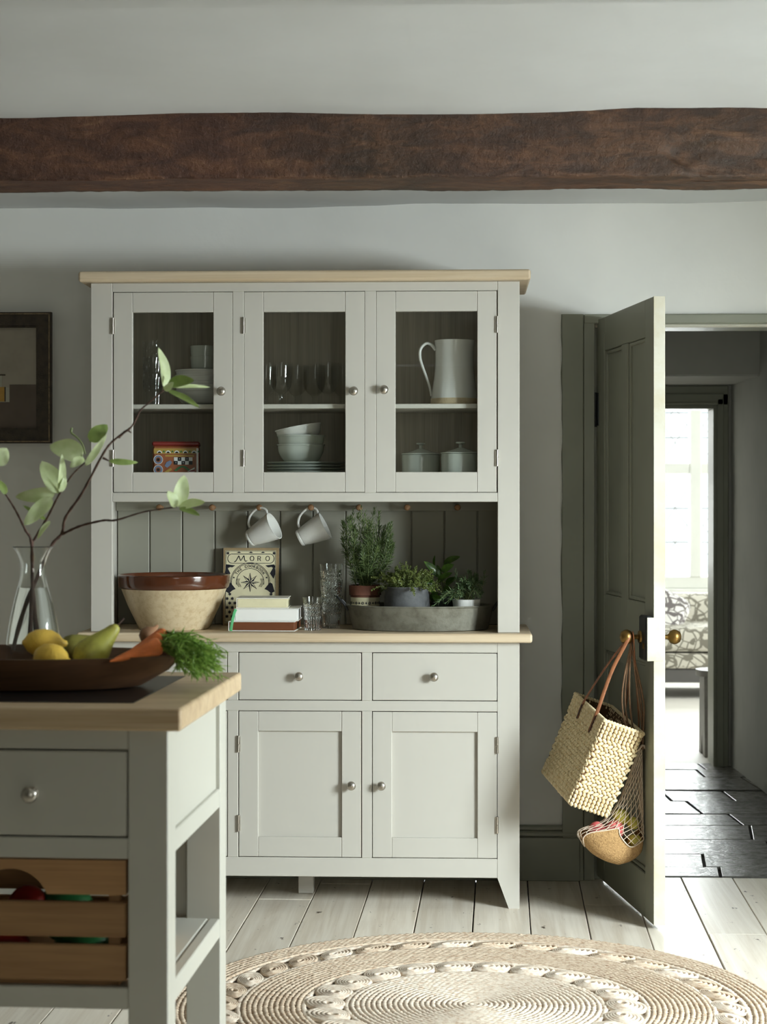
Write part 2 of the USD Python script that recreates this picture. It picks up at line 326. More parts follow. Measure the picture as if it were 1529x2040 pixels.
M['tinorange'] = paint('tin_orange', (148, 84, 50), rough=0.35, var=0.08, scale=40); M['tinyellow'] = paint('tin_yellow', (172, 142, 66), rough=0.35)
M['tinred'] = paint('tin_red', (124, 40, 34), rough=0.35); M['tingreen'] = paint('tin_green', (44, 110, 58), rough=0.35); M['tinblue'] = paint('tin_blue', (112, 124, 150), rough=0.35)
M['glass'] = mat('clear_glass', {'p': ('principled_bsdf', {'base_color': (0.97, 0.99, 0.98), 'roughness': 0.0, 'ior': 1.47, 'transmission_weight': 1.0})}, [])
M['water'] = mat('water', {'p': ('principled_bsdf', {'base_color': (0.97, 0.99, 0.98), 'roughness': 0.0, 'ior': 1.33, 'transmission_weight': 1.0})}, [])
M['pane'] = mat('window_pane', {'gg': ('geometry', {}), 'io': ('math', {'math_type': 'multiply_add', 'value2': -0.76, 'value3': 1.45}), 'f': ('fresnel', {}), 't': ('transparent_bsdf', {'color': (0.96, 0.98, 0.97)}), 'g': ('glossy_bsdf', {'color': (1, 1, 1), 'roughness': 0.01}), 'm': ('mix_closure', {})},
                [('gg.backfacing', 'io.value1'), ('io.value', 'f.IOR'), ('f.fac', 'm.fac'), ('t.BSDF', 'm.closure1'), ('g.BSDF', 'm.closure2')], surface='m.closure')
M['thinglass'] = mat('thin_glass', {'gg': ('geometry', {}), 'io': ('math', {'math_type': 'multiply_add', 'value2': -0.6593, 'value3': 1.4}), 'f': ('fresnel', {}), 't': ('transparent_bsdf', {'color': (0.985, 0.995, 0.99)}), 'g': ('glossy_bsdf', {'color': (1, 1, 1), 'roughness': 0.02}), 'm': ('mix_closure', {})},
                [('gg.backfacing', 'io.value1'), ('io.value', 'f.IOR'), ('f.fac', 'm.fac'), ('t.BSDF', 'm.closure1'), ('g.BSDF', 'm.closure2')], surface='m.closure')
def beam_mat():
    nd = {'g': ('geometry', {}), 'k': ('mapping', {'scale': (7.0, 16.0, 20.0)}), 'n': ('noise_texture', {'scale': 1.0, 'detail': 8.0, 'roughness': 0.68, 'distortion': 0.8}),
          'n3': ('noise_texture', {'scale': 1.1, 'detail': 2.0}), 'n2': ('noise_texture', {'scale': 70.0, 'detail': 5.0, 'roughness': 0.7}),
          'r': ('rgb_ramp', {'ramp': [(0.30, lin((34, 25, 19))), (0.48, lin((72, 47, 31))), (0.62, lin((112, 76, 50))), (0.78, lin((164, 128, 92)))]}),
          'r3': ('rgb_ramp', {'ramp': [(0.4, lin((58, 46, 32))), (0.62, lin((92, 56, 44)))]}), 'x': ('mix_color', {'blend_type': 'mix', 'fac': 0.4}),
          'b': ('bump', {'strength': 0.7, 'distance': 0.008}), 'ad': ('math', {'math_type': 'add'}), 'p': ('principled_bsdf', {'roughness': 0.6})}
    return mat('old_beam', nd, [('g.position', 'k.vector'), ('k.vector', 'n.vector'), ('g.position', 'n2.vector'), ('g.position', 'n3.vector'), ('n.fac', 'r.fac'), ('n3.fac', 'r3.fac'), ('r.color', 'x.a'), ('r3.color', 'x.b'),
                                ('x.result', 'p.base_color'), ('n.fac', 'ad.value1'), ('n2.fac', 'ad.value2'), ('ad.value', 'b.height'), ('b.normal', 'p.normal')])
M['beam'] = beam_mat()
def flag_mat():
    nd = {'g': ('geometry', {}), 'o': ('object_info', {}), 'n': ('noise_texture', {'scale': 5.0, 'detail': 8.0, 'roughness': 0.65}), 'n2': ('noise_texture', {'scale': 26.0, 'detail': 6.0, 'roughness': 0.65}),
          'r': ('rgb_ramp', {'ramp': [(0.3, lin((84, 82, 78))), (0.6, lin((118, 115, 109))), (0.8, lin((146, 142, 134)))]}),
          'q': ('map_range', {'from_min': 0.3, 'from_max': 0.7, 'to_min': 0.16, 'to_max': 0.42}), 'hv': ('map_range', {'from_min': 0.0, 'from_max': 1.0, 'to_min': 0.7, 'to_max': 1.2}), 'h': ('hsv', {}),
          'b': ('bump', {'strength': 0.45, 'distance': 0.006}), 'p': ('principled_bsdf', {'roughness': 0.3})}
    return mat('flagstone', nd, [('g.position', 'n.vector'), ('g.position', 'n2.vector'), ('n.fac', 'r.fac'), ('n2.fac', 'q.value'), ('q.result', 'p.roughness'), ('o.random', 'hv.value'), ('hv.result', 'h.value'), ('r.color', 'h.color'), ('h.color', 'p.base_color'), ('n2.fac', 'b.height'), ('b.normal', 'p.normal')])
M['flag'] = flag_mat()
def floral_mat(name, c0, c1, scale):
    """trailing leaves printed in outline on cloth"""
    nd = {'g': ('geometry', {}), 'n': ('noise_texture', {'scale': 4.0, 'detail': 1.0}), 'v': ('voronoi_texture', {'scale': scale, 'feature': 'distance_to_edge', 'randomness': 1.0}),
          'w': ('wave_texture', {'wave_type': 'rings', 'rings_direction': 'spherical', 'scale': 9.0, 'distortion': 9.0, 'detail': 1.5, 'detail_scale': 1.2}),
          'r': ('rgb_ramp', {'ramp': [(0.0, (1, 1, 1)), (0.035, (1, 1, 1)), (0.06, (0, 0, 0))]}), 'r2': ('rgb_ramp', {'ramp': [(0.16, (1, 1, 1)), (0.3, (0, 0, 0))]}), 'mx': ('mix_color', {'blend_type': 'lighten', 'fac': 1.0}),
          'x': ('mix_color', {'a': lin(c0), 'b': lin(c1)}), 'bw': ('rgb_to_bw', {}), 'p': ('principled_bsdf', {'roughness': 0.85})}
    return mat(name, nd, [('g.position', 'v.vector'), ('g.position', 'w.vector'), ('v.distance', 'r.fac'), ('w.fac', 'r2.fac'), ('r.color', 'mx.a'), ('r2.color', 'mx.b'), ('mx.result', 'bw.color'), ('bw.val', 'x.fac'), ('x.result', 'p.base_color')])
M['floral'] = floral_mat('floral_cloth', (206, 202, 190), (128, 124, 112), 13.0)
M['floral2'] = floral_mat('cushion_cloth', (226, 224, 220), (110, 104, 104), 16.0)

# ================================================================== the setting
rng = np.random.default_rng(11)
def plaster_sheet(origin, ex, ey, n, amp, step=0.05, seed=0, fade=True):
    """an uneven plastered face: origin + a ex + b ey, pushed along n by slow noise"""
    o, ex, ey, n = (np.asarray(q, float) for q in (origin, ex, ey, n)); L, Hh = np.linalg.norm(ex), np.linalg.norm(ey)
    p, f = grid(max(2, int(L / step)), max(2, int(Hh / step))); v = o + p[:, :1] * ex + p[:, 1:] * ey
    d = (meshkit.fbm(v * 1.7 + 31 + seed, 3, seed) - 0.5) * 2 * amp + (meshkit.noise(v * 7 + 11, seed + 5) - 0.5) * amp * 0.25
    v = v + d[:, None] * n
    if np.dot(np.cross(ex, ey), n) < 0: f = f[:, ::-1]
    return v, f
DX0, DX1, DZ = 0.440, 1.42, 1.905          # the doorway in the back wall
WT = 0.22                                   # wall thickness
w = struct('wall_back', 'uneven white plaster wall behind the dresser')
def back(x0, x1, z0, z1):
    part(w, 'plaster_face', plaster_sheet((x0, YB, z0), (x1 - x0, 0, 0), (0, 0, z1 - z0), (0, -1, 0), 0.007), M['plaster'], smooth=True)
    part(w, 'wall_core', bx(x0, x1, YB + 0.012, YB + WT, z0, z1, 0.001), M['plaster'], smooth=False)
back(XL, DX0, 0, ZC + .05); back(DX0, DX1, DZ, ZC + .05); back(DX1, XR, 0, ZC + .05)
c = struct('ceiling', 'low white plaster ceiling with soft undulations')
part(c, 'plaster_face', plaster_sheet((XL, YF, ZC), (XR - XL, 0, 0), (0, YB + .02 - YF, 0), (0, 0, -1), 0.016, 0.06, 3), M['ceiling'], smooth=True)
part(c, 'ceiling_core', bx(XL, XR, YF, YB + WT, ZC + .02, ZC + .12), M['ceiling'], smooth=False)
w = struct('wall_left', 'white plaster wall left of the kitchen')
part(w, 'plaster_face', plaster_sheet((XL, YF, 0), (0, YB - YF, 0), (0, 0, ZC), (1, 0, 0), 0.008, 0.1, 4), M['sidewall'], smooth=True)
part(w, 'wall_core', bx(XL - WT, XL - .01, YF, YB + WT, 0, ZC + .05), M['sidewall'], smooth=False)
w = struct('wall_right', 'white plaster wall with the kitchen window')
for y0, y1, z0, z1 in [(YF, KW[0], 0, ZC), (KW[1], YB, 0, ZC), (KW[0], KW[1], 0, KW[2]), (KW[0], KW[1], KW[3], ZC)]:
    part(w, 'plaster_block', bx(XR, XR + WT, y0, y1, z0, z1, .001), M['plaster'], smooth=False)
wf = struct('wall_front', 'white plaster wall behind the camera with a window')
RWX = (0.15, 1.65, 0.75, 1.95)
for x0, x1, z0, z1 in [(XL, RWX[0], 0, ZC), (RWX[1], XR, 0, ZC), (RWX[0], RWX[1], 0, RWX[2]), (RWX[0], RWX[1], RWX[3], ZC)]:
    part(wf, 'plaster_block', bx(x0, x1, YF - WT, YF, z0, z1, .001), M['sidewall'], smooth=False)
def casement(name, label, a0, a1, z0, z1, put, nx, nz, frame=0.05, bar=0.022, transom=None):
    """a painted window: put(a0, a1, d0, d1, z0, z1) places a bar; panes between the bars"""
    t = struct(name, label)
    for q in [(a0, a0 + frame, -.03, .03, z0, z1), (a1 - frame, a1, -.03, .03, z0, z1), (a0 + frame, a1 - frame, -.03, .03, z0, z0 + frame), (a0 + frame, a1 - frame, -.03, .03, z1 - frame, z1)]:
        part(t, 'window_frame', put(*q), M['winpaint'])
    for i in range(1, nx):
        a = a0 + (a1 - a0) * i / nx; part(t, 'glazing_bar', put(a - bar / 2, a + bar / 2, -.018, .018, z0 + frame, z1 - frame), M['winpaint'])
    for k in range(1, nz):
        z = z0 + (z1 - z0) * k / nz; part(t, 'glazing_bar', put(a0 + frame, a1 - frame, -.012, .012, z - bar / 2, z + bar / 2), M['winpaint'])
    part(t, 'pane', put(a0 + frame, a1 - frame, -.002, .002, z0 + frame, z1 - frame), M['pane'])
    return t
casement('window_1', 'painted kitchen casement window in the right wall', KW[0], KW[1], KW[2], KW[3], lambda a0, a1, d0, d1, z0, z1: bx(XR + .12 + d0, XR + .12 + d1, a0, a1, z0, z1), 2, 3)
casement('window_2', 'painted casement window behind the camera', RWX[0], RWX[1], RWX[2], RWX[3], lambda a0, a1, d0, d1, z0, z1: bx(a0, a1, YF - .12 + d0, YF - .12 + d1, z0, z1), 3, 2)

# --- floor: whitewashed boards running towards the wall
fl = struct('floor', 'wide whitewashed worn floorboards')
part(fl, 'subfloor', bx(XL, XR, YF, YB + .05, -.08, -.022, .001), M['gap'], smooth=False)
room = sbox(XL, YF, XR, YB + 0.052); ang = math.radians(-1.3); dvec = np.array([math.sin(-ang), math.cos(ang)]); nvec = np.array([math.cos(ang), -math.sin(-ang)])
pw = 0.1735; x_ref = 0.355                # a joint crosses the photo near u = 1050 at the dresser's foot
o = np.array([x_ref - 0.135, 5.85])
for i in range(-19, 14):
    s0 = -8.2 + rng.uniform(-1.2, 0)
    while s0 < 1.2:
        L = rng.uniform(2.0, 3.4); q = []
        for a, b in ((i, s0), (i + 1, s0), (i + 1, s0 + L), (i, s0 + L)): q.append(o + nvec * a * pw + dvec * b)
        s0 += L
        g = Polygon(q).intersection(room).buffer(-0.0011 - 0.0012 * rng.random(), join_style=2)
        if g.is_empty or g.area < 0.004 or not hasattr(g, 'exterior'): continue
        e = np.array(g.exterior.coords)[:-1]; e2 = np.array(g.buffer(-0.0016, join_style=2).exterior.coords)[:-1]; dz = rng.uniform(-.0009, .0009)
        part(fl, 'floorboard', hull(np.vstack([np.c_[e, np.full(len(e), -.02)], np.c_[e, np.full(len(e), -.0016 + dz)], np.c_[e2, np.full(len(e2), dz)]])), M['plank'], smooth=False)

# --- beam across the ceiling, and a plastered one nearer the camera
def rough_beam(x0, x1, y0, y1, z0, z1, amp, nx, seed):
    ring = []
    for a, b, n in (((y0, z1), (y0, z0), 24), ((y0, z0), (y1, z0), 12), ((y1, z0), (y1, z1), 6)):
        for k in range(n): ring.append(np.array(a) + (np.array(b) - np.array(a)) * k / n)
    ring.append(np.array((y1, z1))); ring = np.array(ring); k = len(ring); c = ring.mean(0)
    x = np.linspace(x0, x1, nx); v = np.zeros((nx, k, 3)); v[..., 0] = x[:, None]; v[..., 1:] = ring
    # corners rounded by pulling towards the middle
    d = np.abs((v[..., 1:] - c) / (np.array([y1 - y0, z1 - z0]) / 2)); pull = np.clip(d.min(-1) - .8, 0, 1) * .16
    v[..., 1:] += (c - v[..., 1:]) * pull[..., None]
    P = v.reshape(-1, 3); nn = np.stack([meshkit.fbm(P * [3, 9, 9] + 7, 4, seed + s) - .5 for s in (0, 9)], -1) * 2 * amp
    nn += np.stack([meshkit.noise(P * [1.1, .3, .3] + 5 + s, seed + s) - .5 for s in (3, 4)], -1) * amp * 1.6
    v = P.copy(); v[:, 1:] += nn; f = []
    for i in range(nx - 1):
        for j in range(k - 1):
            a = i * k + j; f += [[a, a + 1, a + k + 1], [a, a + k + 1, a + k]]
    return v, np.array(f)[:, ::-1]
bm = struct('ceiling_beam', 'dark rough-hewn oak beam across the ceiling')
v, f = rough_beam(XL, XR, 4.80, 4.99, 2.113, ZC + .02, 0.0055, 420, 21)
cut = .545 + .03 * np.sin(v[:, 2] * 60) + .02 * (meshkit.noise(v * 30, 5) - .5); top = 2.205 + .02 * (meshkit.noise(v * [9, 1, 1], 6) - .5)
k = np.clip((v[:, 0] - cut) / .03, 0, 1) * np.clip((top - v[:, 2]) / .02, 0, 1) * (v[:, 1] < 4.86)      # the torn lower corner at the right end of the face
v[:, 1] += k * (.022 + .012 * (meshkit.fbm(v * [14, 5, 30], 3, 2) - .5))
v[:, 1:] += (meshkit.fbm(v * 45, 3, 9) - .5)[:, None] * .006
part(bm, 'beam_timber', (v, f), M['beam'], smooth=True)
smesh('trim_1', bx(XL, XR, 2.90, 3.185, 2.125, ZC + .03, .02), M['ceiling'], label='plastered beam nearest the camera')

# --- skirting board
sk = struct('baseboard_back', 'sage painted skirting board with a moulded top')
part(sk, 'board', bx(XL, .405, YB - .030, YB + .004, 0, .145, .002), M['sage']); part(sk, 'moulding', cat([bx(XL, .400, YB - .024, YB + .004, .145, .165, .006), bx(XL, .396, YB - .018, YB + .004, .165, .184, .006)]), M['sage'])

# --- doorway trim
dt = struct('trim_2', 'sage painted door casing with chipped edges')
def wavy(x0, x1, y0, y1, z0, z1, amp=0.0025, seed=1, axis=2):
    n = 50; base = bx(x0, x1, y0, y1, z0, z1, .003); v = np.asarray(base[0]); c = []
    zs = np.linspace(0, 1, n)
    ring = np.array([(x0, y1), (x0, y0 + .003), (x0 + .003, y0), (x1 - .003, y0), (x1, y0 + .003), (x1, y1)]); k = len(ring); vv = []
    for t in zs:
        q = np.c_[ring, np.full(k, z0 + (z1 - z0) * t)]
        q[:2, 0] += (meshkit.noise(np.array([[3.3, seed, t * 28]]), seed)[0] - .5) * 2 * amp
        vv.append(q)
    vv = np.vstack(vv); f = []
    for i in range(n - 1):
        for j in range(k):
            l = (j + 1) % k; f += [[i * k + j, i * k + l, (i + 1) * k + l], [i * k + j, (i + 1) * k + l, (i + 1) * k + j]]
    for j in range(1, k - 1): f += [[0, j + 1, j], [(n - 1) * k, (n - 1) * k + j, (n - 1) * k + j + 1]]
    return vv, np.array(f)
part(dt, 'casing', wavy(.345, .418, YB - .022, YB + .01, 0, 1.905, .004, 3), M['sage'])
part(dt, 'inner_casing', bx(.419, .455, YB - .016, YB + .03, 0, 1.90), M['sage'])
part(dt, 'jamb', bx(.440, .488, YB + .012, YB + WT, 0, 1.88), M['sage'])
part(dt, 'head_casing', bx(.418, DX1, YB - .018, YB + .01, 1.872, 1.905, .004), M['sage'])
part(dt, 'head_stop', bx(.455, DX1, YB - .006, YB + .03, 1.862, 1.873, .003), M['cream'])
part(dt, 'soffit', bx(.440, DX1, YB + .03, YB + WT, 1.868, 1.905), M['sage'])

# --- the open door
HG, NR = c2w(.7205, 6.262), c2w(.8055, 5.535)
dv = (NR - HG) / np.linalg.norm(NR - HG); DL = float(np.linalg.norm(NR - HG))
door_ang = math.degrees(math.atan2(dv[1], dv[0]))        # local x from hinge to free edge; local y away from the visible face
DR = thing('door_1', 'sage panelled wooden door standing open', None, (HG[0], HG[1], 0), door_ang, kind='structure')
# the face seen from the dresser is local y = 0 (towards -x of the room); the leaf lies on its far side
nx_, ny_ = -dv[1], dv[0]; far = 1.0 if nx_ > 0 else -1.0
TH = .036
def dpart(name, x0, x1, y0, y1, z0, z1, m, b=.0025, parent=None, label=None):
    return part(parent or DR, name, bx(x0, x1, far * y0, far * y1, z0, z1, b), m, local=True, label=label)
Z0, Z1 = .012, 1.888
dpart('hinge_stile', 0, .105, 0, TH, Z0, Z1, M['sage']); dpart('lock_stile', .632, DL - .0015, 0, TH, Z0, Z1, M['sage']); dpart('muntin', .335, .415, 0, TH, .145, 1.775, M['sage'])
dpart('top_rail', .105, .632, 0.0003, TH - .0003, 1.775, Z1, M['sage']); dpart('lock_rail', .105, .632, .0003, TH - .0003, .785, .968, M['sage']); dpart('bottom_rail', .105, .632, .0003, TH - .0003, Z0, .148, M['sage'])
for x0, x1 in ((.105, .335), (.415, .632)):
    for z0, z1 in ((.148, .785), (.968, 1.775)):
        dpart('door_panel', x0 - .003, x1 + .003, .013, TH - .013, z0 - .003, z1 + .003, M['sage'], .001)
        for q in ((x0, x0 + .012, z0, z1), (x1 - .012, x1, z0, z1), (x0, x1, z0, z0 + .012), (x0, x1, z1 - .012, z1)): dpart('panel_moulding', q[0], q[1], .006, .016, q[2], q[3], M['sage'], .004)
dpart('free_edge', DL - .0015, DL, .0005, TH - .0005, Z0, Z1, M['cream'], .0005, label='bare cream edge of the door')
lk = dpart('rim_lock', .648, DL - .001, -.024, 0, .800, .934, M['iron'], .006, label='black iron rim lock')
part(DR, 'lock_plate', bx(DL, DL + .002, far * -.020, far * .030, .800, .930, .0008), M['cream'], local=True)
part(DR, 'keyhole_plate', cat([bx(.700, .715, far * -.0265, far * -.024, .835, .852, .0008)]), M['brass'], local=True)
def knob(z=0): return tf(lathe([(0, .062), (.010, .062), (.020, .058), (.0265, .048), (.0275, .040), (.0225, .030), (.012, .025), (.0085, .020), (.0085, .008), (.022, .005), (.024, 0), (0, 0)], 28), np.diag([.82, .82, 1.0]))
KX, KZ = .668, .868
fr = np.stack([np.array([1, 0, 0]), np.array([0, 0, 1.0]) * far, np.array([0, -far, 0])], 1)
part(DR, 'door_knob', tf(knob(), fr, (KX, far * -.024, KZ)), M['brass'], smooth=50, local=True, label='round brass door knob')
part(DR, 'door_knob', tf(knob(), np.stack([np.array([1, 0, 0]), np.array([0, 0, -1.0]) * far, np.array([0, far, 0])], 1), (KX + .01, far * TH, KZ)), M['brass'], smooth=50, local=True)
for z in (1.585, .30):
    part(DR, 'door_hinge', cat([bx(-.004, .024, far * -.003, far * .001, z - .055, z + .055, .001), mv(lathe([(0, -.058), (.006, -.058), (.006, .058), (0, .058)], 12), (-.006, far * -.005, z))]), M['iron'], local=True)

# --- the hall: flagstones, walls, the low far doorway
fh = struct('floor_hall', 'worn dark flagstones in the hall')
HX0, HX1, HY1 = .30, 1.352, 8.98
part(fh, 'bedding', bx(HX0 - .2, HX1 + .3, YB + .054, HY1 + .12, -.08, -.008, .001), M['soil'], smooth=False)
ys = [YB + .056, 6.50, 6.76, 7.02, 7.36, 7.62, 7.94, 8.24, 8.6, 8.86, HY1 + .1]
jit = lambda s: rng.uniform(-s, s)
tilt = [(0, 0)] + [(jit(.035), jit(.035)) for _ in ys[1:-1]] + [(0, 0)]
for k in range(len(ys) - 1):
    xs = [HX0 - .1]
    while xs[-1] < HX1 + .1: xs.append(xs[-1] + rng.uniform(.27, .52))
    xs = [a + jit(.02) for a in xs]; sks = [jit(.04) for _ in xs]; ym = lambda x, q: ys[q] + tilt[q][0] + (tilt[q][1] - tilt[q][0]) * (x - HX0) / (HX1 - HX0)
    for a, b, sk1, sk2 in zip(xs[:-1], xs[1:], sks[:-1], sks[1:]):
        q = [(a, ym(a, k)), (b, ym(b, k)), (b + sk2, ym(b + sk2, k + 1)), (a + sk1, ym(a + sk1, k + 1))]
        g = Polygon(q).intersection(sbox(HX0 - .15, YB + .056, HX1 + .25, HY1 + .1)).buffer(-.005, join_style=1, quad_segs=2)
        if g.is_empty or g.area < .004: continue
        e = np.array(g.exterior.coords)[:-1]; e2 = np.array(g.buffer(-.0022, join_style=1, quad_segs=2).exterior.coords)[:-1]
        c0 = e.mean(0); sx, sy, z0 = jit(.006), jit(.010), jit(.003); top = lambda p: z0 + (p[:, 0] - c0[0]) * sx + (p[:, 1] - c0[1]) * sy
        part(fh, 'flagstone', hull(np.vstack([np.c_[e, np.full(len(e), -.03)], np.c_[e, top(e) - .0012], np.c_[e2, top(e2)]])), M['flag'], smooth=25)
hw = struct('wall_hall_right', 'grey plastered wall on the right of the hall')
part(hw, 'plaster_face', plaster_sheet((HX1 + .055, YB + .05, 0), (-.105, HY1 - YB, 0), (0, 0, 2.3), (-1, 0, 0), .010, .06, 8), M['hallwall'], smooth=True)
part(hw, 'wall_core', bx(HX1 + .08, HX1 + .28, YB + WT - .02, HY1 + .1, 0, 2.32), M['hallwall'], smooth=False)
hl = struct('wall_hall_left', 'grey plastered wall on the left of the hall')
part(hl, 'wall_core', bx(.08, .30, YB + WT, HY1 + .1, 0, 2.32), M['hallwall'], smooth=False)
smesh('ceiling_hall', bx(.08, 1.8, YB + WT, HY1 + .1, 2.28, 2.36), M['hallwall'], smooth=False, label='hall ceiling')
bk = struct('trim_3', 'plaster bulkhead over the far end of the hall')
part(bk, 'bulkhead', bx(.30, HX1 - .002, 8.29, HY1, 1.829, 2.28, .008), M['hallwall'])
wh = struct('wall_hall_end', 'plaster wall around the far doorway')
FX0, FX1, FZ = .55, 1.236, 1.735
for x0, x1, z0, z1 in [(-.9, FX0, 0, 2.4), (FX1, 3.6, 0, 2.4), (FX0, FX1, FZ, 2.4)]: part(wh, 'plaster_block', bx(x0, x1, HY1, HY1 + .16, z0, z1, .002), M['hallwall'], smooth=False)
t3 = struct('trim_4', 'grey moulded frame of the far doorway')
for k, (wd, d) in enumerate(((.075, .018), (.05, .03), (.022, .04))):
    part(t3, 'jamb_moulding', bx(FX1 + (0 if k else -.0), FX1 + wd - .02, HY1 - d, HY1 + .02, 0, FZ + wd - .02, .003), M['sage'])
    part(t3, 'head_moulding', bx(FX0, FX1 + wd - .021, HY1 - d, HY1 + .02, FZ, FZ + wd * 1.5 - .02, .003), M['sage'])
part(t3, 'jamb_lining', bx(FX1 - .018, FX1, HY1 - .02, HY1 + .18, 0, FZ), M['sage']); part(t3, 'head_lining', bx(FX0, FX1 - .018, HY1 - .02, HY1 + .18, FZ - .018, FZ), M['sage'])

# --- the room beyond
smesh('floor_far_room', bx(-.9, 3.7, HY1 + .1, 13.75, -.08, -.002, .001), M['farfloor'], smooth=False, label='pale floor of the sunlit far room')
smesh('ceiling_far_room', bx(-.9, 3.7, HY1 + .16, 13.9, 2.4, 2.5), M['ceiling'], smooth=False, label='far room ceiling')
smesh('wall_far_left', bx(-1.1, -.9, HY1, 13.9, 0, 2.4), M['plaster'], smooth=False, label='far room left wall')
wr = struct('wall_far_right', 'far room right wall with a side window')
for y0, y1, z0, z1 in [(HY1, SW[0], 0, 2.4), (SW[1], 13.9, 0, 2.4), (SW[0], SW[1], 0, SW[2]), (SW[0], SW[1], SW[3], 2.4)]: part(wr, 'plaster_block', bx(SW[4], SW[4] + .2, y0, y1, z0, z1, .001), M['plaster'], smooth=False)
wb = struct('wall_far_back', 'far room wall around the window')
for x0, x1, z0, z1 in [(-.9, FW[0], 0, 2.4), (FW[1], 3.6, 0, 2.4), (FW[0], FW[1], 0, FW[2]), (FW[0], FW[1], FW[3], 2.4)]: part(wb, 'plaster_block', bx(x0, x1, FW[4], FW[4] + .2, z0, z1, .001), M['plaster'], smooth=False)
casement('window_4', 'side window of the far room', SW[0], SW[1], SW[2], SW[3], lambda a0, a1, d0, d1, z0, z1: bx(SW[4] + .1 + d0, SW[4] + .1 + d1, a0, a1, z0, z1), 3, 2)
w3 = struct('window_3', 'white mullioned window with leaded lights in the far room')
yw = FW[4] - .02
def wx(u): return at(u, 1000, yw)[0]
def wz(v): return at(1380, v, yw)[2]
mu0, mu1 = wx(1374), wx(1397)
ztr0, ztr1, zb0 = wz(945), wz(922), wz(1180)
part(w3, 'window_sill', bx(FW[0], FW[1], FW[4] - .09, FW[4] + .05, zb0 - .04, wz(1172), .006), M['winpaint'])
part(w3, 'bottom_rail', bx(FW[0], FW[1], yw - .03, yw + .05, wz(1172), wz(1148), .006), M['winpaint'])
part(w3, 'transom', bx(FW[0], FW[1], yw - .03, yw + .05, ztr0, ztr1, .008), M['winpaint'])
for k in (-2, -1, 0, 1, 2):
    xm = mu0 + k * .46
    if FW[0] < xm < FW[1]:
        part(w3, 'mullion', bx(xm, xm + (mu1 - mu0), yw - .045, yw + .05, wz(1150), FW[3], .008), M['winpaint'])
    for z0, z1 in ((wz(1148), ztr0), (ztr1, FW[3])):
        a, b = xm + (mu1 - mu0), xm + .46
        a, b = max(a, FW[0]), min(b, FW[1])
        if b - a < .05: continue
        part(w3, 'leaded_pane', bx(a, b, yw + .004, yw + .008, z0, z1, .0005), M['pane'])
        st = []
        for z in np.linspace(z0, z1, 4)[1:-1]: st.append(bx(a, b, yw - .002, yw + .003, z - .004, z + .004, .001))
        for s in (-1, 1):
            for q in np.arange(-6, 7) * .17:
                p0 = np.array([(a + b) / 2 + q - s * .8, yw, (z0 + z1) / 2 - 1.2]); p1 = np.array([(a + b) / 2 + q + s * .8, yw, (z0 + z1) / 2 + 1.2]); pts = [p0 + (p1 - p0) * k2 for k2 in np.linspace(0, 1, 60)]; pts = [p for p in pts if a < p[0] < b and z0 < p[2] < z1]
                if len(pts) > 3: st.append(tube([pts[0], pts[-1]], .0028, 4))
        part(w3, 'lead_lattice', cat(st), M['lead'], smooth=False)

# ================================================================== the dresser
CX, FY, BKY = -.488, 5.83, 6.19            # middle, front plane, back panel
D = thing('kitchen_dresser', 'tall pale grey painted dresser with glazed upper doors and pale oak tops', 'dresser', (CX, 6.03, 0))
m = M['dresser']
def dp(name, x0, x1, y0, y1, z0, z1, mt=None, b=.0016, parent=None, label=None, smooth=30):
    return part(parent or D, name, bx(CX + x0, CX + x1, y0, y1, z0, z1, b), mt or m, label=label, smooth=smooth)
def kn(x, z, y=FY):
    prof = [(0, .030), (.006, .0295), (.0115, .027), (.0145, .0225), (.0135, .018), (.008, .013), (.0058, .009), (.006, .004), (.0095, .002), (.010, 0), (0, 0)]
    return tf(lathe(prof, 24), UPRIGHT, (CX + x, y, z))
def hinge(x, z, side, L=.052):
    b = [tf(lathe([(0, -L / 2), (.0042, -L / 2), (.0042, -.001), (.0036, -.0005), (.0036, .0005), (.0042, .001), (.0042, L / 2), (0, L / 2)], 10), None, (CX + x, FY - .003, z))]
    b += [bx(CX + x, CX + x + side * .006, FY - .002, FY + .012, z - L / 2 + .002, z + L / 2 - .002, .0005)]
    return cat(b)
# --- stiles with tapered feet, and the lower carcass
for s in (-1, 1):
    foot = [(s * .608, .834), (s * .677, .834), (s * .677, 0), (s * .643, 0), (s * .608, .094)]
    v, f = prism(foot, .030); v = np.c_[v[:, 0] + CX, FY + .030 - v[:, 2], v[:, 1]]
    part(D, 'front_leg', (v, f if s > 0 else f), m, smooth=20)
    dp('upper_stile', s * .608, s * .677, FY, FY + .030, .8645, 1.966)
    dp('base_side', s * .660, s * .677, FY + .030, 6.225, .02, .834); dp('hutch_side', s * .660, s * .677, FY + .030, BKY + .02, .8645, 1.966)
    v, f = prism(foot, .028); v = np.c_[v[:, 0] + CX, 6.225 - v[:, 2], v[:, 1]]
    part(D, 'rear_leg', (v, f), m, smooth=20)
dp('centre_leg', -.035, .014, 6.02, 6.07, .002, .10)
dp('base_floor', -.66, .66, FY + .03, 6.225, .10, .116); dp('base_back', -.66, .66, 6.21, 6.225, .09, .834)
dp('top_rail', -.608, .608, FY + .0004, FY + .028, .801, .834); dp('drawer_rail', -.608, .608, FY + .0004, FY + .028, .6165, .649); dp('plinth_rail', -.608, .608, FY + .0004, FY + .028, .095, .155)
for x0, x1 in ((-.2425, -.2085), (.1815, .2135)):
    dp('divider', x0, x1, FY + .0004, FY + .028, .649, .801); dp('divider', x0, x1, FY + .0004, FY + .028, .155, .6165); dp('inner_wall', x0 + .008, x1 - .008, FY + .028, 6.21, .116, .834)
cols = [(-.606, -.2445), (-.2065, .1795), (.2155, .606)]
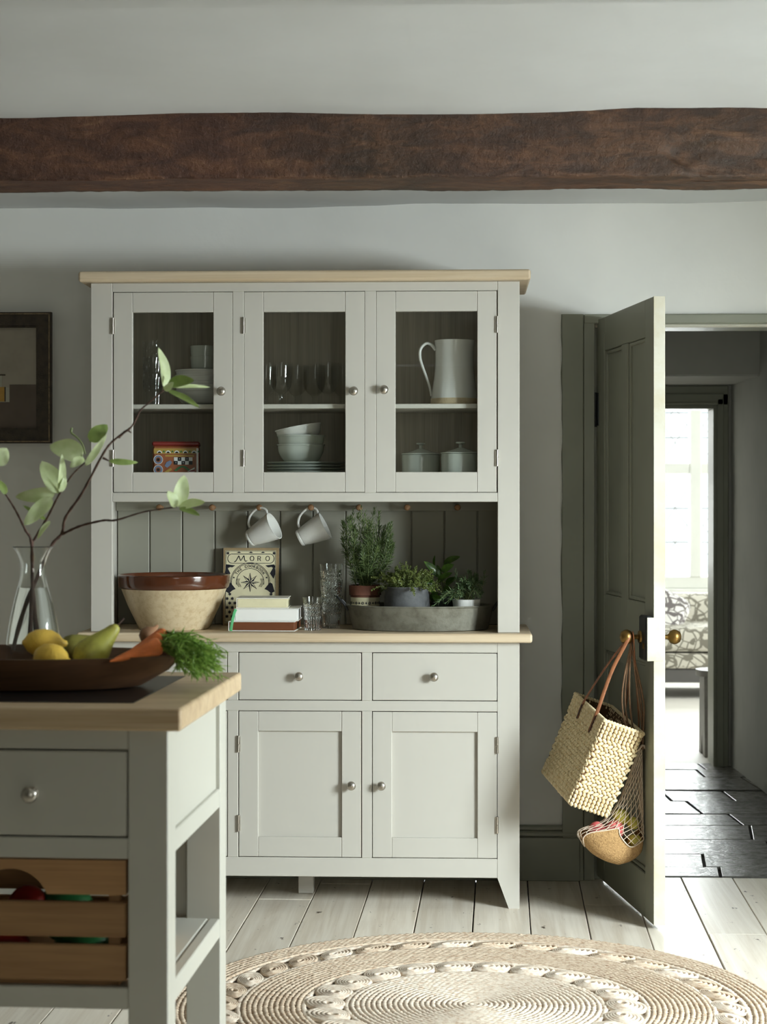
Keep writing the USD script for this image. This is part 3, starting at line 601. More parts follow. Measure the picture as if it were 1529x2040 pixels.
for k, (a, b) in enumerate(cols):
    nd = dp('drawer', a, b, FY + .001, FY + .021, .651, .799, b=.0018)
    part(nd, 'drawer_box', bx(CX + a + .01, CX + b - .01, FY + .021, FY + .34, .660, .790, .001), M['inside']); part(nd, 'drawer_knob', kn((a + b) / 2 - .002, .7265, FY + .001), M['steel'], smooth=60, label='round brushed metal knob')
def door(a, b, z0, z1, st, rl, glazed, hs, kx, kz, hz):
    """a framed door: stiles, rails, panel or pane, knob and hinges as sub-parts"""
    d = part(D, 'glazed_door' if glazed else 'cupboard_door', bx(CX + a, CX + a + st, FY + .001, FY + .022, z0, z1), m)   # the first stile carries the others
    def sp(name, x0, x1, y0, y1, q0, q1, mt=m, b_=.0012): return part(d, name, bx(CX + x0, CX + x1, y0, y1, q0, q1, b_), mt)
    sp('door_stile', b - st, b, FY + .001, FY + .022, z0, z1)
    sp('door_rail', a + st + .0004, b - st - .0004, FY + .0014, FY + .022, z1 - rl, z1); sp('door_rail', a + st + .0004, b - st - .0004, FY + .0014, FY + .022, z0, z0 + rl)
    if glazed:
        q = [(CX + x, FY + .0135, z) for x, z in ((a + st - .004, z0 + rl - .004), (b - st + .004, z0 + rl - .004), (b - st + .004, z1 - rl + .004), (a + st - .004, z1 - rl + .004))]
        part(d, 'glass_pane', (np.array(q), np.array([[0, 1, 2], [0, 2, 3]])), M['pane'], smooth=False)
    else: sp('door_panel', a + st - .004, b - st + .004, FY + .0115, FY + .018, z0 + rl - .004, z1 - rl + .004)
    part(d, 'door_knob', kn(kx, kz, FY + .001), M['steel'], smooth=60, label='round brushed metal knob')
    hx = a - .0015 if hs < 0 else b + .0015
    for z in hz: part(d, 'door_hinge', hinge(hx, z, -hs), M['steel'], smooth=40)
for k, (a, b) in enumerate(cols):
    hs, kx = ((-1, b - .032), (-1, b - .030), (1, a + .028))[k]
    door(a, b, .157, .6145, .061, .062, False, hs, kx, .3845, (.512, .262))
# --- the worktop and the hutch
part(D, 'worktop', cat([rbox(CX - .716, CX + .716, 5.796, 6.236, .8345, .8640, .008, 4)]), M['oak'], smooth=40, label='pale oak worktop')
part(D, 'cornice', rbox(CX - .711, CX + .711, 5.796, 6.232, 1.9665, 2.000, .009, 4), M['oak'], smooth=40, label='pale oak cornice board')
dp('upper_rail', -.608, .608, FY + .0004, FY + .028, 1.9375, 1.966); dp('lower_rail', -.608, .608, FY + .0004, FY + .028, 1.2745, 1.3035)
for x0, x1 in ((-.2265, -.1905), (.1905, .2265)): dp('hutch_divider', x0, x1, FY + .0004, FY + .028, 1.3035, 1.9375); dp('hutch_inner_wall', x0 + .010, x1 - .010, FY + .028, BKY, 1.3035, 1.955, M['inside'])
dp('hutch_floor', -.66, .66, FY + .028, BKY, 1.2900, 1.3035, M['inside']); dp('cupboard_floor', -.651, .651, FY + .030, BKY, 1.3400, 1.3550, m); dp('hutch_top', -.66, .66, FY + .028, BKY, 1.95, 1.966, M['inside'])
dp('cupboard_back', -.66, .66, BKY, BKY + .008, 1.2900, 1.966, M['inside'])
for s in (-1, 1): dp('hutch_lining', s * .652, s * .659, FY + .031, BKY, 1.3035, 1.95, M['inside'])
for a, b in ((-.652, -.2165), (-.2005, .2005), (.2165, .652)): dp('shelf', a, b, FY + .040, BKY, 1.5700, 1.5845, m)
for k, (a, b) in enumerate([(-.605, -.227), (-.190, .190), (.227, .605)]):
    hs, kx = ((-1, b - .033), (-1, b - .033), (1, a + .025))[k]
    door(a, b, 1.305, 1.936, .0605, .063, True, hs, kx, (1.622, 1.622, 1.626)[k], (1.83, 1.412))
# --- the open niche: boarded back, peg rail, pegs
gx = -1.037 - CX
for i in range(-1, 12):
    a, b = gx + (i - 1) * .1097, gx + i * .1097; a, b = max(a, -.66), min(b, .66)
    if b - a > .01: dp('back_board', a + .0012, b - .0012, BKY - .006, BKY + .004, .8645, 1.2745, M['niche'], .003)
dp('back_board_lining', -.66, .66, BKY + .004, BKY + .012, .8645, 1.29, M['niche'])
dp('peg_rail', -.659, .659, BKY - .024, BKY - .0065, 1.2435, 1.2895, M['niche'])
peg_u = (318, 423, 517, 620, 716, 812, 912)
peg_prof = [(0, .062), (.006, .0615), (.0095, .059), (.0105, .055), (.0095, .050), (.007, .045), (.006, .030), (.0065, 0), (0, 0)]
PEGS = []
for u in peg_u:
    p = at(u, 1011, BKY - .075); PEGS.append(p)
    part(D, 'peg', tf(lathe(peg_prof, 16), UPRIGHT, (p[0], BKY - .024, p[2])), M['pegwood'], smooth=60, label='turned wooden peg')

# ================================================================== what stands in the dresser
CT = .8642                                  # top of the worktop
def crock(name, prof, mt, label, c, group, pos, n=44, extra=(), smooth=40):
    t = thing(name, label, c, pos, group=group); part(t, extra[0] if extra else 'body', lathe(prof, n), mt, smooth=smooth, local=True); return t
# upper left: nested cut tumblers, bowls, a painted tin
def tumbler(h, r0, r1, th=.0022, inner=False):
    """a cut-glass tumbler: outside faceted below, flutes and lozenges in relief"""
    n, k = 66, 26; zz = np.linspace(0, h, k); v = []
    for z in zz:
        t = z / h; r = r0 + (r1 - r0) * t; a = np.linspace(0, 2 * PI, n, endpoint=False)
        if t < .42: d = .0018 * np.abs(np.sin(a * 11))
        elif t < .8: d = .0017 * np.abs(np.sin(a * 11 + (t - .42) * 28)) * np.abs(np.sin(a * 11 - (t - .42) * 28)) * 2
        else: d = 0 * a
        rr = r - d; v.append(np.stack([rr * np.cos(a), rr * np.sin(a), np.full(n, z)], 1))
    if inner:
        for z in np.linspace(h, .007, 8):
            r = r0 + (r1 - r0) * z / h - th; a = np.linspace(0, 2 * PI, n, endpoint=False); v.append(np.stack([r * np.cos(a), r * np.sin(a), np.full(n, z)], 1))
    m_ = len(v); v = np.vstack(v + [[[0, 0, 0.0]], [[0, 0, .007]]][:2 if inner else 1]); f = []
    for i in range(m_ - 1):
        for j in range(n):
            l = (j + 1) % n; f += [[i * n + j, i * n + l, (i + 1) * n + l], [i * n + j, (i + 1) * n + l, (i + 1) * n + j]]
    for j in range(n):
        l = (j + 1) % n; f += [[m_ * n, l, j]] + ([[m_ * n + 1, (m_ - 1) * n + j, (m_ - 1) * n + l]] if inner else [])
    return v, np.array(f)
ZS, ZB = 1.5847, 1.3552                     # shelf and cupboard floor
def shelf(u, Y, z): p = at(u, 900, Y); return np.array([p[0], Y, z])
tm = tumbler(.100, .0285, .0335)
for k in range(3):
    p = shelf(304, 5.955, ZS + k * .0535)
    solo('stacked_tumbler', mv(tm, p), M['thinglass'], ('bottom', 'middle', 'topmost')[k] + ' cut glass tumbler of the tall stack behind the left glass door', 'glass tumbler', group='nested tumblers behind the left glass door', smooth=20)
def bowlp(r, h, foot, th=.0045):
    o_ = [(foot, 0), (foot, .006), (foot + (r - foot) * .5, h * .18), (r * .93, h * .55), (r * .99, h - .006), (r + .002, h - .004), (r + .002, h)]
    p = spline([(a, 0, b) for a, b in o_], 26)[:, [0, 2]]; q = p[::-1].copy(); q[:, 0] = np.maximum(q[:, 0] - th, 0); q[:, 1] = np.maximum(q[:, 1], th + .004)
    return [(0, .004)] + [tuple(a) for a in p] + [tuple(a) for a in q] + [(0, th + .004)]
bm_ = lathe(bowlp(.088, .052, .040), 48)
for k in range(5):
    p = shelf(404, 6.02, ZS + k * .0163)
    solo('white_bowl', mv(bm_, p), M['white'], ('lowest', 'second lowest', 'middle', 'second highest', 'highest')[k] + ' wide white bowl in the stack behind the left glass door', 'bowl', group='wide white bowls behind the left glass door', smooth=40)
rk = lathe([(0, .004), (.040, .004), (.042, 0), (.044, .002), (.046, .030), (.047, .040), (.044, .0405), (.043, .008), (0, .008)], 40)
for k in range(2):
    p = shelf(408, 6.00, ZS + 4 * .0163 + .0545 + k * .0345)
    solo('ramekin', mv(rk, p), M['grey_glaze'], ('lower', 'upper')[k] + ' of two small pale dishes stacked on top of the white bowls', 'dish', group='two small dishes on the bowl stack', smooth=40)
# painted tin
tp = shelf(352, 5.985, ZB); TW, TD, THh = .148, .150, .112
tin = thing('painted_tin', 'brightly painted tin with black and white checks behind the left glass door', 'tin', tp, 7.0)
part(tin, 'tin_body', bx(-TW / 2, TW / 2, -TD / 2, TD / 2, 0, THh - .012, .006), M['tinorange'], local=True)
part(tin, 'tin_lid', bx(-TW / 2 - .002, TW / 2 + .002, -TD / 2 - .002, TD / 2 + .002, THh - .014, THh, .006), M['tinred'], local=True)
def flat(poly, x, z, y, d=.0012): return tf(prism(poly, d), UPRIGHT, (x, y, z))
def disc(r, n=20, a0=0, a1=2 * PI): return [(r * math.cos(a), r * math.sin(a)) for a in np.linspace(a0, a1, n, endpoint=(a1 - a0) < 6)]
def ringp(r0, r1): return Polygon(disc(r1, 28), [disc(r0, 28)])
yf = -TD / 2 - .0002
W8, B8, Yl, Gn, Rd, Bl = [], [], [], [], [], []
Yl.append(flat(sbox(-TW / 2 + .004, 0, TW / 2 - .004, .017), 0, .073, yf)); Yl.append(flat(sbox(-.034, 0, TW / 2 - .016, .005), 0, .064, yf))
for k, x in enumerate(np.linspace(-.052, .058, 5)): W8.append(flat(Polygon(disc(.0085, 14, 0, PI)), x, .075, yf - .0012)); B8.append(flat(Polygon(disc(.005, 14, 0, PI)), x, .075, yf - .0024)); Gn.append(flat(Polygon(disc(.0028, 8)), x + .0138, .080, yf - .0012))
for z in (.022, .054): Bl.append(flat(ringp(.008, .013), -.056, z, yf)); W8.append(flat(ringp(.0135, .0150), -.056, z, yf)); B8.append(flat(Polygon(disc(.0045, 12)), -.056, z, yf))
for i in range(5):
    for j in range(2): (W8 if (i + j) % 2 == 0 else B8).append(flat(sbox(0, 0, .0118, .0118), -.006 + i * .0118, .052 - j * .0118 - .002, yf))
    W8.append(flat(Polygon(disc(.0014, 8)), -.006 + i * .0118 + .006, .0565 if i % 2 else .0447, yf - .0012)) if i < 4 else None
for k in range(9):
    a = .4 * k; Gn.append(flat(Polygon([(0, 0), (.006, .003), (.014, .001), (.007, -.003)]), -.006 + .0052 * k, .020 + .012 * abs(math.sin(a)), yf - .0012))
for k in range(4): (Rd if k % 2 else W8).append(flat(Polygon([(0, 0), (.024, .014 - .007 * k), (.024, .008 - .007 * k)]), .036, .016, yf - .0022))
Bl.append(flat(Polygon([(0, 0), (.006, .012), (.018, .018), (.024, .012), (.018, .002), (.008, -.006)]), -.036, .034, yf)); Yl.append(flat(Polygon([(0, 0), (.020, .012), (.024, .006), (.006, -.006)]), -.036, .016, yf))
Rd.append(flat(sbox(-.03, 0, .05, .006), 0, .003, yf)); W8.append(flat(sbox(0, 0, .0065, .088), TW / 2 - .0085, .003, yf - .0006))
for q, nm, mt in ((W8, 'white_pattern', 'tinwhite'), (B8, 'black_pattern', 'black'), (Yl, 'yellow_pattern', 'tinyellow'), (Gn, 'green_pattern', 'tingreen'), (Rd, 'red_pattern', 'tinred'), (Bl, 'blue_pattern', 'tinblue')):
    part(tin, nm, cat(q), M[mt], smooth=False, local=True, kind='stuff')
sd = [tf(prism(Polygon([(0, 0), (.045, .010), (.045, -.010)]), .0012), np.stack([np.array([0, math.cos(a), math.sin(a)]), np.array([0, -math.sin(a), math.cos(a)]), np.array([1.0, 0, 0])], 1), (TW / 2 + .0003, -.012, .03)) for a in np.linspace(-.6, PI + .6, 8)]
part(tin, 'side_pattern', cat(sd), M['tinred'], smooth=False, local=True, kind='stuff')
# upper middle: goblets above, plates and bowls below
gob = [(0, 0), (.030, 0), (.031, .002), (.012, .006), (.0085, .012), (.0085, .030), (.012, .036), (.022, .043), (.032, .056), (.0362, .078), (.0375, .104), (.0385, .134)]
gm = lathe(gob, 40)
for k, (u, Y) in enumerate([(530, 6.02), (560, 5.92), (592, 6.05), (627, 6.04), (653, 5.93), (682, 6.03)]):
    s = shelf(u, Y, ZS)
    g = thing('glass_goblet', ('leftmost glass goblet, half hidden by the door stile', 'clear front goblet with the broad bright highlight, second from the left', 'rear goblet just right of the front left goblet', 'rear goblet between the two front goblets, nearer the right one', 'front goblet on the right, below the middle door knob height', 'rightmost glass goblet, half hidden beside the middle door knob')[k], 'goblet', s, group='short-stemmed goblets behind the middle glass door')
    part(g, 'bowl_and_stem', gm, M['thinglass'], smooth=50, local=True)
plate = lathe([(0, .004), (.07, .004), (.072, 0), (.078, 0), (.082, .006), (.126, .0150), (.128, .0175), (.126, .0185), (.080, .010), (.070, .008), (0, .008)], 56)
for k in range(4):
    p = shelf(610, 6.025, ZB + k * .0098)
    solo('dinner_plate', mv(plate, p), M['grey_glaze'], ('bottom', 'second', 'third', 'topmost')[k] + ' grey dinner plate of the stack behind the middle glass door', 'plate', group='dinner plates behind the middle glass door', smooth=40)
PZ = ZB + 3 * .0098 + .0105
gb = lathe(bowlp(.0765, .066, .034), 48)
for k in range(3):
    p = shelf(600, 6.02, PZ + (0, .0295, .060)[k]); R_ = None if k < 2 else rot(RY, -10.5)
    solo('grey_green_bowl', tf(gb if k < 2 else lathe(bowlp(.0745, .054, .034), 48), R_, p + np.array([0, 0, .010 if k == 2 else 0])), M['grey_glaze'] if k < 2 else M['white'], ('lowest grey green bowl, standing on the dinner plates', 'middle grey green bowl with a bright highlight near its rim', 'tilted white bowl on top of the stack on the dinner plates')[k], 'bowl', group='three bowls on the dinner plates', smooth=40)
# upper right: jug above, two lidded jars below
jp = shelf(906, 5.98, ZS)
jug = thing('white_jug', 'tall white glazed jug with a long looped handle behind the right glass door', 'jug', jp)
JH = .208
part(jug, 'jug_body', lathe([(0, .003), (.074, .003), (.0755, 0), (.0765, .004), (.076, .022), (.072, .050), (.066, .085), (.0625, .120), (.061, .150), (.0615, .185), (.0645, JH), (.062, JH + .001), (.059, .185), (.0585, .15), (.062, .1), (.069, .05), (.071, .012), (0, .010)], 56), M['white'], smooth=50, local=True)
part(jug, 'bare_foot_band', lathe([(.0767, .001), (.0772, .004), (.0766, .021), (.0755, .021)], 56), M['stoneware'], smooth=50, local=True, label='unglazed buff band round the foot')
hd = spline([(-.060, 0, .178), (-.075, 0, .196), (-.093, 0, .199), (-.109, 0, .182), (-.111, 0, .155), (-.103, 0, .125), (-.090, 0, .090), (-.080, 0, .060), (-.074, 0, .030)], 40)
part(jug, 'handle', tube(hd, np.linspace(.0095, .0068, 40), 12, flat=.6, up=(0, 0, 1)), M['white'], smooth=60, local=True)
def jar(u, Y, label):
    p = shelf(u, Y, ZB); t = thing('lidded_jar', label, 'jar', p, group='two lidded jars behind the right glass door')
    part(t, 'jar_body', lathe([(0, .002), (.058, .002), (.060, 0), (.0615, .003), (.0625, .060), (.0615, .072), (.058, .0725), (.058, .010), (0, .008)], 48), M['grey_glaze'], smooth=40, local=True)
    l = part(t, 'jar_lid', lathe([(0, .095), (.010, .092), (.034, .084), (.056, .078), (.0635, .0765), (.0645, .0735), (.0630, .0728), (0, .0728)], 48), M['grey_glaze'], smooth=40, local=True)
    part(l, 'lid_knob', lathe([(.006, .090), (.0055, .102), (.009, .105), (.0145, .106), (.0155, .1085), (.014, .111), (0, .1125)], 28), M['grey_glaze'], smooth=50, local=True)
jar(839, 6.06, 'rear left lidded stoneware jar, standing further back in shade behind the right glass door'); jar(918, 5.95, 'front right lidded jar with a bright highlight, behind the right glass door')

# --- the worktop: mixing bowl
p = at(347, 1250, 5.985); p[2] = CT
mb = thing('mixing_bowl', 'large stoneware mixing bowl with a glossy brown rim', 'mixing bowl', p)
part(mb, 'bowl_body', lathe([(0, .003), (.108, .003), (.110, 0), (.114, .003), (.122, .020), (.150, .078), (.170, .130), (.172, .132), (.166, .136), (.146, .080), (.110, .014), (0, .011)], 72), M['stoneware'], smooth=40, local=True)
part(mb, 'glazed_rim', lathe([(.166, .130), (.1725, .131), (.1775, .136), (.180, .150), (.1815, .168), (.1805, .174), (.176, .176), (.170, .172), (.167, .150), (.164, .132)], 72, True), M['brownglaze'], smooth=50, local=True, label='glossy brown glazed rim')
# cookbook leaning on the boards
bw, bh, bt = .187, .258, .026
lo, tilt_ = at(499, 1246, BKY - .060), 5.0
cb = thing('leaning_cookbook', 'cream cookbook with black star pattern leaning upright against the boards', 'book', (lo[0], lo[1], CT))
Rb = rot(RX, -tilt_)                        # leans back on the boards
fr2 = Rb @ UPRIGHT                          # local x across, y up the cover, z out of the cover
def cv(mesh): return tf(mesh, fr2)
def cpart(name, mesh, mt, **k): return part(cb, name, cv(mesh), mt, local=True, **k)
cpart('page_block', bx(-bw / 2 + .004, bw / 2 - .004, .004, bh - .004, -bt + .002, -.002), M['pages'])
cover = cpart('front_cover', bx(-bw / 2, bw / 2, 0, bh, -.003, 0, .001), M['bookedge'])
cpart('back_cover', bx(-bw / 2, bw / 2, 0, bh, -bt, -bt + .003, .001), M['ink']); cpart('spine', bx(-bw / 2 - .001, -bw / 2 + .003, 0, bh, -bt, 0, .001), M['ink'])
def ink(polys, z=0.0006, d=.0005): return cat([mv(prism(q, d), (0, 0, z)) for q in polys])
part(cover, 'printed_panel', cv(ink([sbox(-bw / 2 + .008, .008, bw / 2 - .010, bh - .009)], .0001)), M['bookcream'], local=True, smooth=False)
def star(n, r0, r1, cx, cy, a0=PI / 2): return Polygon([(cx + (r0 if i % 2 == 0 else r1) * math.cos(a0 + PI * i / n), cy + (r0 if i % 2 == 0 else r1) * math.sin(a0 + PI * i / n)) for i in range(2 * n)])
from shapely.ops import unary_union
from shapely.geometry import LineString, Point
from shapely import affinity
I_ = []
fx, fyy = bw / 2 - .012, bh
I_.append(sbox(-bw / 2 + .010, .011, bw / 2 - .012, bh - .011).exterior.buffer(.0007))
ttl = LineString([(-.062, bh - .036), (.062, bh - .036)]).buffer(.0155); I_.append(ttl.exterior.buffer(.0009))
cxs, cys = -.002, bh - .115                 # middle of the roundel
for r in (.062, .046, .0655): I_.append(affinity.translate(LineString([(r * math.cos(a), r * math.sin(a)) for a in np.linspace(-.15, PI + .15, 40)]), cxs, cys).buffer(.0008))
for i in range(16):                         # eight-pointed star, half black half white
    a = PI / 2 + PI * i / 8; R0 = .031
    if i % 2 == 0:
        tip = (cxs + R0 * math.cos(a), cys + R0 * math.sin(a)); b = a - PI / 8; I_.append(Polygon([(cxs, cys), tip, (cxs + .012 * math.cos(b), cys + .012 * math.sin(b))]))
        b2 = a + PI / 8; I_.append(LineString([tip, (cxs + .012 * math.cos(b2), cys + .012 * math.sin(b2)), (cxs, cys)]).buffer(.0006))
for s in (-1, 1):
    I_.append(Point(cxs + s * .0545, cys + .016).buffer(.0026))
    I_.append(Polygon([(cxs + s * x, cys + y) for x, y in ((.066, .030), (.078, .052), (.060, .050), (.050, .056), (.080, .060), (.084, .030), (.078, .012))]))
    I_.append(Polygon([(cxs + s * x, cys + y) for x, y in ((.048, -.022), (.066, .000), (.074, -.004), (.082, -.030), (.070, -.036), (.058, -.026))]))
    for k in range(3): I_.append(affinity.translate(LineString([(s * (.034 + .004 * math.sin(t * 2)), .012 - t * .012) for t in np.linspace(0, 2.2, 14)]), cxs + s * .004 * k, cys).buffer(.0007))
    I_.append(star(6, .0075, .0042, s * .076, bh - .062))
    I_.append(star(6, .0058, .0034, s * .077, bh - .018))
for k in range(3): I_.append(Polygon([(x - .040 + k * .04, y + bh - .0165) for x, y in ((-.008, 0), (0, .004), (.008, 0), (0, -.001))]))
for j in range(6):
    for i in range(10):
        x, y = -.078 + i * .0172 + (.0086 if j % 2 else 0), .030 + j * .0148
        if x < .078 and (y < .085 or abs(x) > .055): I_.append(star(6, .0064, .0036, x, y))
part(cover, 'star_pattern', cv(ink(I_)), M['ink'], local=True, smooth=False, kind='stuff')
def letter(ch, h, x, y, a=0, bold=False):
    t = meshkit.text_mesh(ch, h, .0005, bold); v = np.array(t.vertices); v[:, 0] -= (v[:, 0].max() + v[:, 0].min()) / 2
    return tf((v, np.array(t.faces)), rot(RZ, math.degrees(a)), (x, y, .0009))
L1 = [letter(c_, .016, x, bh - .0435) for c_, x in zip('ORO', (.004, .028, .056))]
mpath = [(-.055, -.003), (-.050, .000), (-.043, .012), (-.040, .017), (-.036, .006), (-.033, .002), (-.026, .014), (-.023, .017), (-.021, .006), (-.018, -.001), (-.013, .001)]
L1.append(cat([mv(prism(LineString([(q[0], q[1]) for q in spline([(a, b, 0) for a, b in mpath], 40)]).buffer(.0011), .0005), (0, bh - .044, .0009))]))
part(cover, 'title_lettering', cv(cat(L1)), M['ink'], local=True, smooth=False)
tx = 'THE COOKBOOK'; L2 = []
for i, ch in enumerate(tx):
    if ch == ' ': continue
    a = PI / 2 + (len(tx) - 1) / 2 * .178 - i * .178; L2.append(letter(ch, .0085, cxs + .0500 * math.cos(a), cys + .0500 * math.sin(a), a - PI / 2, True))
part(cover, 'arched_lettering', cv(cat(L2)), M['ink'], local=True, smooth=False)
# three books lying flat
def flat_book(u0, u1, Y, z, h, d, covers, pages, label, rz, over=.003):
    a, b = at(u0, 1240, Y), at(u1, 1240, Y); wdt = b[0] - a[0]
    t = thing('lying_book', label, 'book', ((a[0] + b[0]) / 2, Y + d / 2, z), rz, group='three books lying in a stack on the worktop')
    x = wdt / 2
    part(t, 'page_block', bx(-x + over, x - over, -d / 2 + over * .6, d / 2 - over, .0028, h - .0028, .001), pages, local=True)
    part(t, 'lower_cover', bx(-x, x, -d / 2, d / 2, 0, .0028, .0008), covers, local=True); part(t, 'upper_cover', bx(-x, x, -d / 2, d / 2, h - .0028, h, .0008), covers, local=True)
    part(t, 'spine', bx(-x - .0008, -x + .002, -d / 2, d / 2, 0, h, .0008), covers, local=True)
    return t
flat_book(457, 590, 5.862, CT + .0002, .0315, .175, M['whitebook'], M['brownbook'], 'bottom book of the stack, with brown page edges between thin white covers', -2)
b2 = flat_book(466, 594, 5.868, CT + .0320, .0395, .165, M['whitebook'], M['whitebook'], 'middle book of the stack, thick and white with a green ribbon marker', 1)
part(b2, 'ribbon_marker', tube(spline([at(470, 1214, 5.864), at(467, 1222, 5.858), at(463, 1238, 5.853), at(460, 1257, 5.852)], 16), .0045, 6, flat=.2, up=(0, 1, 0)), M['green'], smooth=60, label='green ribbon page marker')
flat_book(470, 573, 5.875, CT + .0718, .0330, .145, M['paper'], M['bookcream'], 'small topmost book of the stack, cream with a worn grey cover', 2)
# tumblers on the worktop
p = at(624, 1250, 5.93); p[2] = CT; solo('cut_tumbler', mv(tumbler(.105, .027, .0335, inner=True), p), M['glass'], 'single cut glass tumbler standing right of the lying books', 'glass tumbler', smooth=20)
for k in range(3):
    p = at(660, 1250, 6.02); p[2] = CT + k * .052
    solo('nested_tumbler', mv(tumbler(.105, .029, .0385, inner=True), p), M['glass'], ('lowest', 'middle', 'topmost')[k] + ' tumbler of the nested glass stack left of the rosemary tray', 'glass tumbler', group='nested tumblers left of the tray', smooth=20)
# mugs hanging on the pegs
def mug(pu, pv, bu, bv, ru, rv, toward, label):
    Y = BKY - .070
    b0, r0 = at(bu, bv, Y), at(ru, rv, Y); ax = r0 - b0; ax[1] = -toward; L = .098; ax /= np.linalg.norm(ax)
    R = facing(ax); pk = at(pu, pv, Y)
    up = pk - (b0 + r0) / 2; up -= ax * np.dot(up, ax); up /= np.linalg.norm(up); R = np.stack([up, np.cross(ax, up), ax], 1)      # local x towards the handle
    t = thing('hanging_mug', label, 'mug', b0, group='two white mugs on the pegs')
    prof = [(0, .003), (.024, .003), (.026, 0), (.0285, .003), (.0292, .008), (.0280, .010), (.0305, .0135), (.0300, .0165), (.034, .028), (.040, .055), (.0445, .082), (.0462, .090), (.0458, .0925), (.0472, L), (.0445, L), (.0425, .085), (.038, .055), (.031, .025), (.024, .010), (0, .008)]
    part(t, 'mug_body', tf(lathe(prof, 44), R, b0), M['white'], smooth=50)
    h = spline([(.038, 0, .078), (.049, 0, .093), (.062, 0, .094), (.0735, 0, .082), (.076, 0, .062), (.066, 0, .036), (.047, 0, .020), (.032, 0, .018)], 30)
    part(t, 'handle', tf(tube(h, .0042, 10), R, b0), M['white'], smooth=60)
mug(517, 1008, 497, 1073, 549, 1047, .022, 'left of the two white mugs hanging from the pegs, its mouth turned slightly outward')
mug(620, 1008, 596, 1073, 649, 1047, .006, 'right of the two white mugs hanging from the pegs, beside the rosemary')

# --- the tray and its pots
def oval(prof, n=72):
    """prof: (half length, half width, z)"""
    a = np.linspace(0, 2 * PI, n, endpoint=False); v = np.vstack([np.stack([x * np.cos(a), y * np.sin(a), np.full(n, z)], 1) for x, y, z in prof]); f = []
    for i in range(len(prof) - 1):
        for j in range(n):
            l = (j + 1) % n; f += [[i * n + j, i * n + l, (i + 1) * n + l], [i * n + j, (i + 1) * n + l, (i + 1) * n + j]]
    c0, c1 = n * len(prof), n * len(prof) + 1; v = np.vstack([v, [0, 0, prof[0][2]], [0, 0, prof[-1][2]]])
    for j in range(n):
        l = (j + 1) % n; f += [[c0, l, j], [c1, (len(prof) - 1) * n + j, (len(prof) - 1) * n + l]]
    return v, np.array(f)
tpz = at(838, 1250, 5.992); tpz[2] = CT
tr = thing('oval_tray', 'long oval galvanised metal tray holding four potted herbs', 'tray', tpz)
hl_, hw_ = .236, .148
part(tr, 'tray_pan', oval([(hl_ * .90, hw_ * .88, .0004), (hl_ * .925, hw_ * .91, .002), (hl_, hw_, .072), (hl_ + .004, hw_ + .004, .076), (hl_ + .002, hw_ + .002, .080), (hl_ - .004, hw_ - .004, .077), (hl_ * .92, hw_ * .90, .006)]), M['galv'], smooth=50, local=True)
for s in (-1, 1): part(tr, 'tray_handle', tube(spline([(s * (hl_ - .004), -.03, .060), (s * (hl_ + .012), -.028, .085), (s * (hl_ + .030), -.018, .102), (s * (hl_ + .033), 0, .105), (s * (hl_ + .030), .018, .102), (s * (hl_ + .012), .028, .085), (s * (hl_ - .004), .03, .060)], 28), .0032, 8), M['iron'], smooth=60, local=True)
TZ = CT + .0068
def needle_mesh(base, dirs, L, wdt, nrm):
    """thin folded leaves: base points, directions, lengths, widths"""
    n = len(base); side = np.cross(dirs, nrm); side /= np.maximum(np.linalg.norm(side, axis=1, keepdims=True), 1e-9); nn = np.cross(side, dirs)
    a = base; b = base + dirs * L[:, None] * .5 + side * wdt[:, None] - nn * wdt[:, None] * .3; c = base + dirs * L[:, None] - nn * L[:, None] * .10; d_ = base + dirs * L[:, None] * .5 - side * wdt[:, None] - nn * wdt[:, None] * .3; e = base + dirs * L[:, None] * .52 + nn * wdt[:, None] * .35
    v = np.stack([a, b, c, d_, e], 1).reshape(-1, 3); i = np.arange(n)[:, None] * 5
    f = np.vstack([i + np.array([[0, 1, 4]]), i + np.array([[1, 2, 4]]), i + np.array([[2, 3, 4]]), i + np.array([[3, 0, 4]])]); return v, f
def herb(stems, leaves_per, L, wd, mt, t, name, rg, open_=55, stem_r=.0013, stem_m='greenstem', start=.1, flatv=0.0):
    V, S = [], []
    for P in stems:
        S.append(tube(P, np.linspace(stem_r, stem_r * .5, len(P)), 5))
        n = leaves_per; k = np.sort(rg.uniform(start, 1, n)) * (len(P) - 1.001); i = k.astype(int); fr_ = (k - i)[:, None]; base = P[i] * (1 - fr_) + P[i + 1] * fr_; tg = P[i + 1] - P[i]; tg /= np.linalg.norm(tg, axis=1, keepdims=True)
        ph = np.arange(n) * 2.4 + rg.uniform(0, .6, n); u_ = np.cross(tg, [0.3, 1, 0.1]); u_ /= np.linalg.norm(u_, axis=1, keepdims=True); w_ = np.cross(tg, u_); out = u_ * np.cos(ph)[:, None] + w_ * np.sin(ph)[:, None]
        op = np.radians(open_ * rg.uniform(.65, 1.3, n) * (1 - .55 * (k / (len(P) - 1)) ** 3)); dr = tg * np.cos(op)[:, None] + out * np.sin(op)[:, None]
        V.append(needle_mesh(base, dr, L * rg.uniform(.7, 1.15, n) * (1 - .35 * (k / (len(P) - 1)) ** 4), np.full(n, wd), tg + out * .01))
    part(t, name, cat(V), mt, smooth=False, kind='stuff'); part(t, 'stems', cat(S), M[stem_m], smooth=True, kind='stuff')
rg = np.random.default_rng(5)
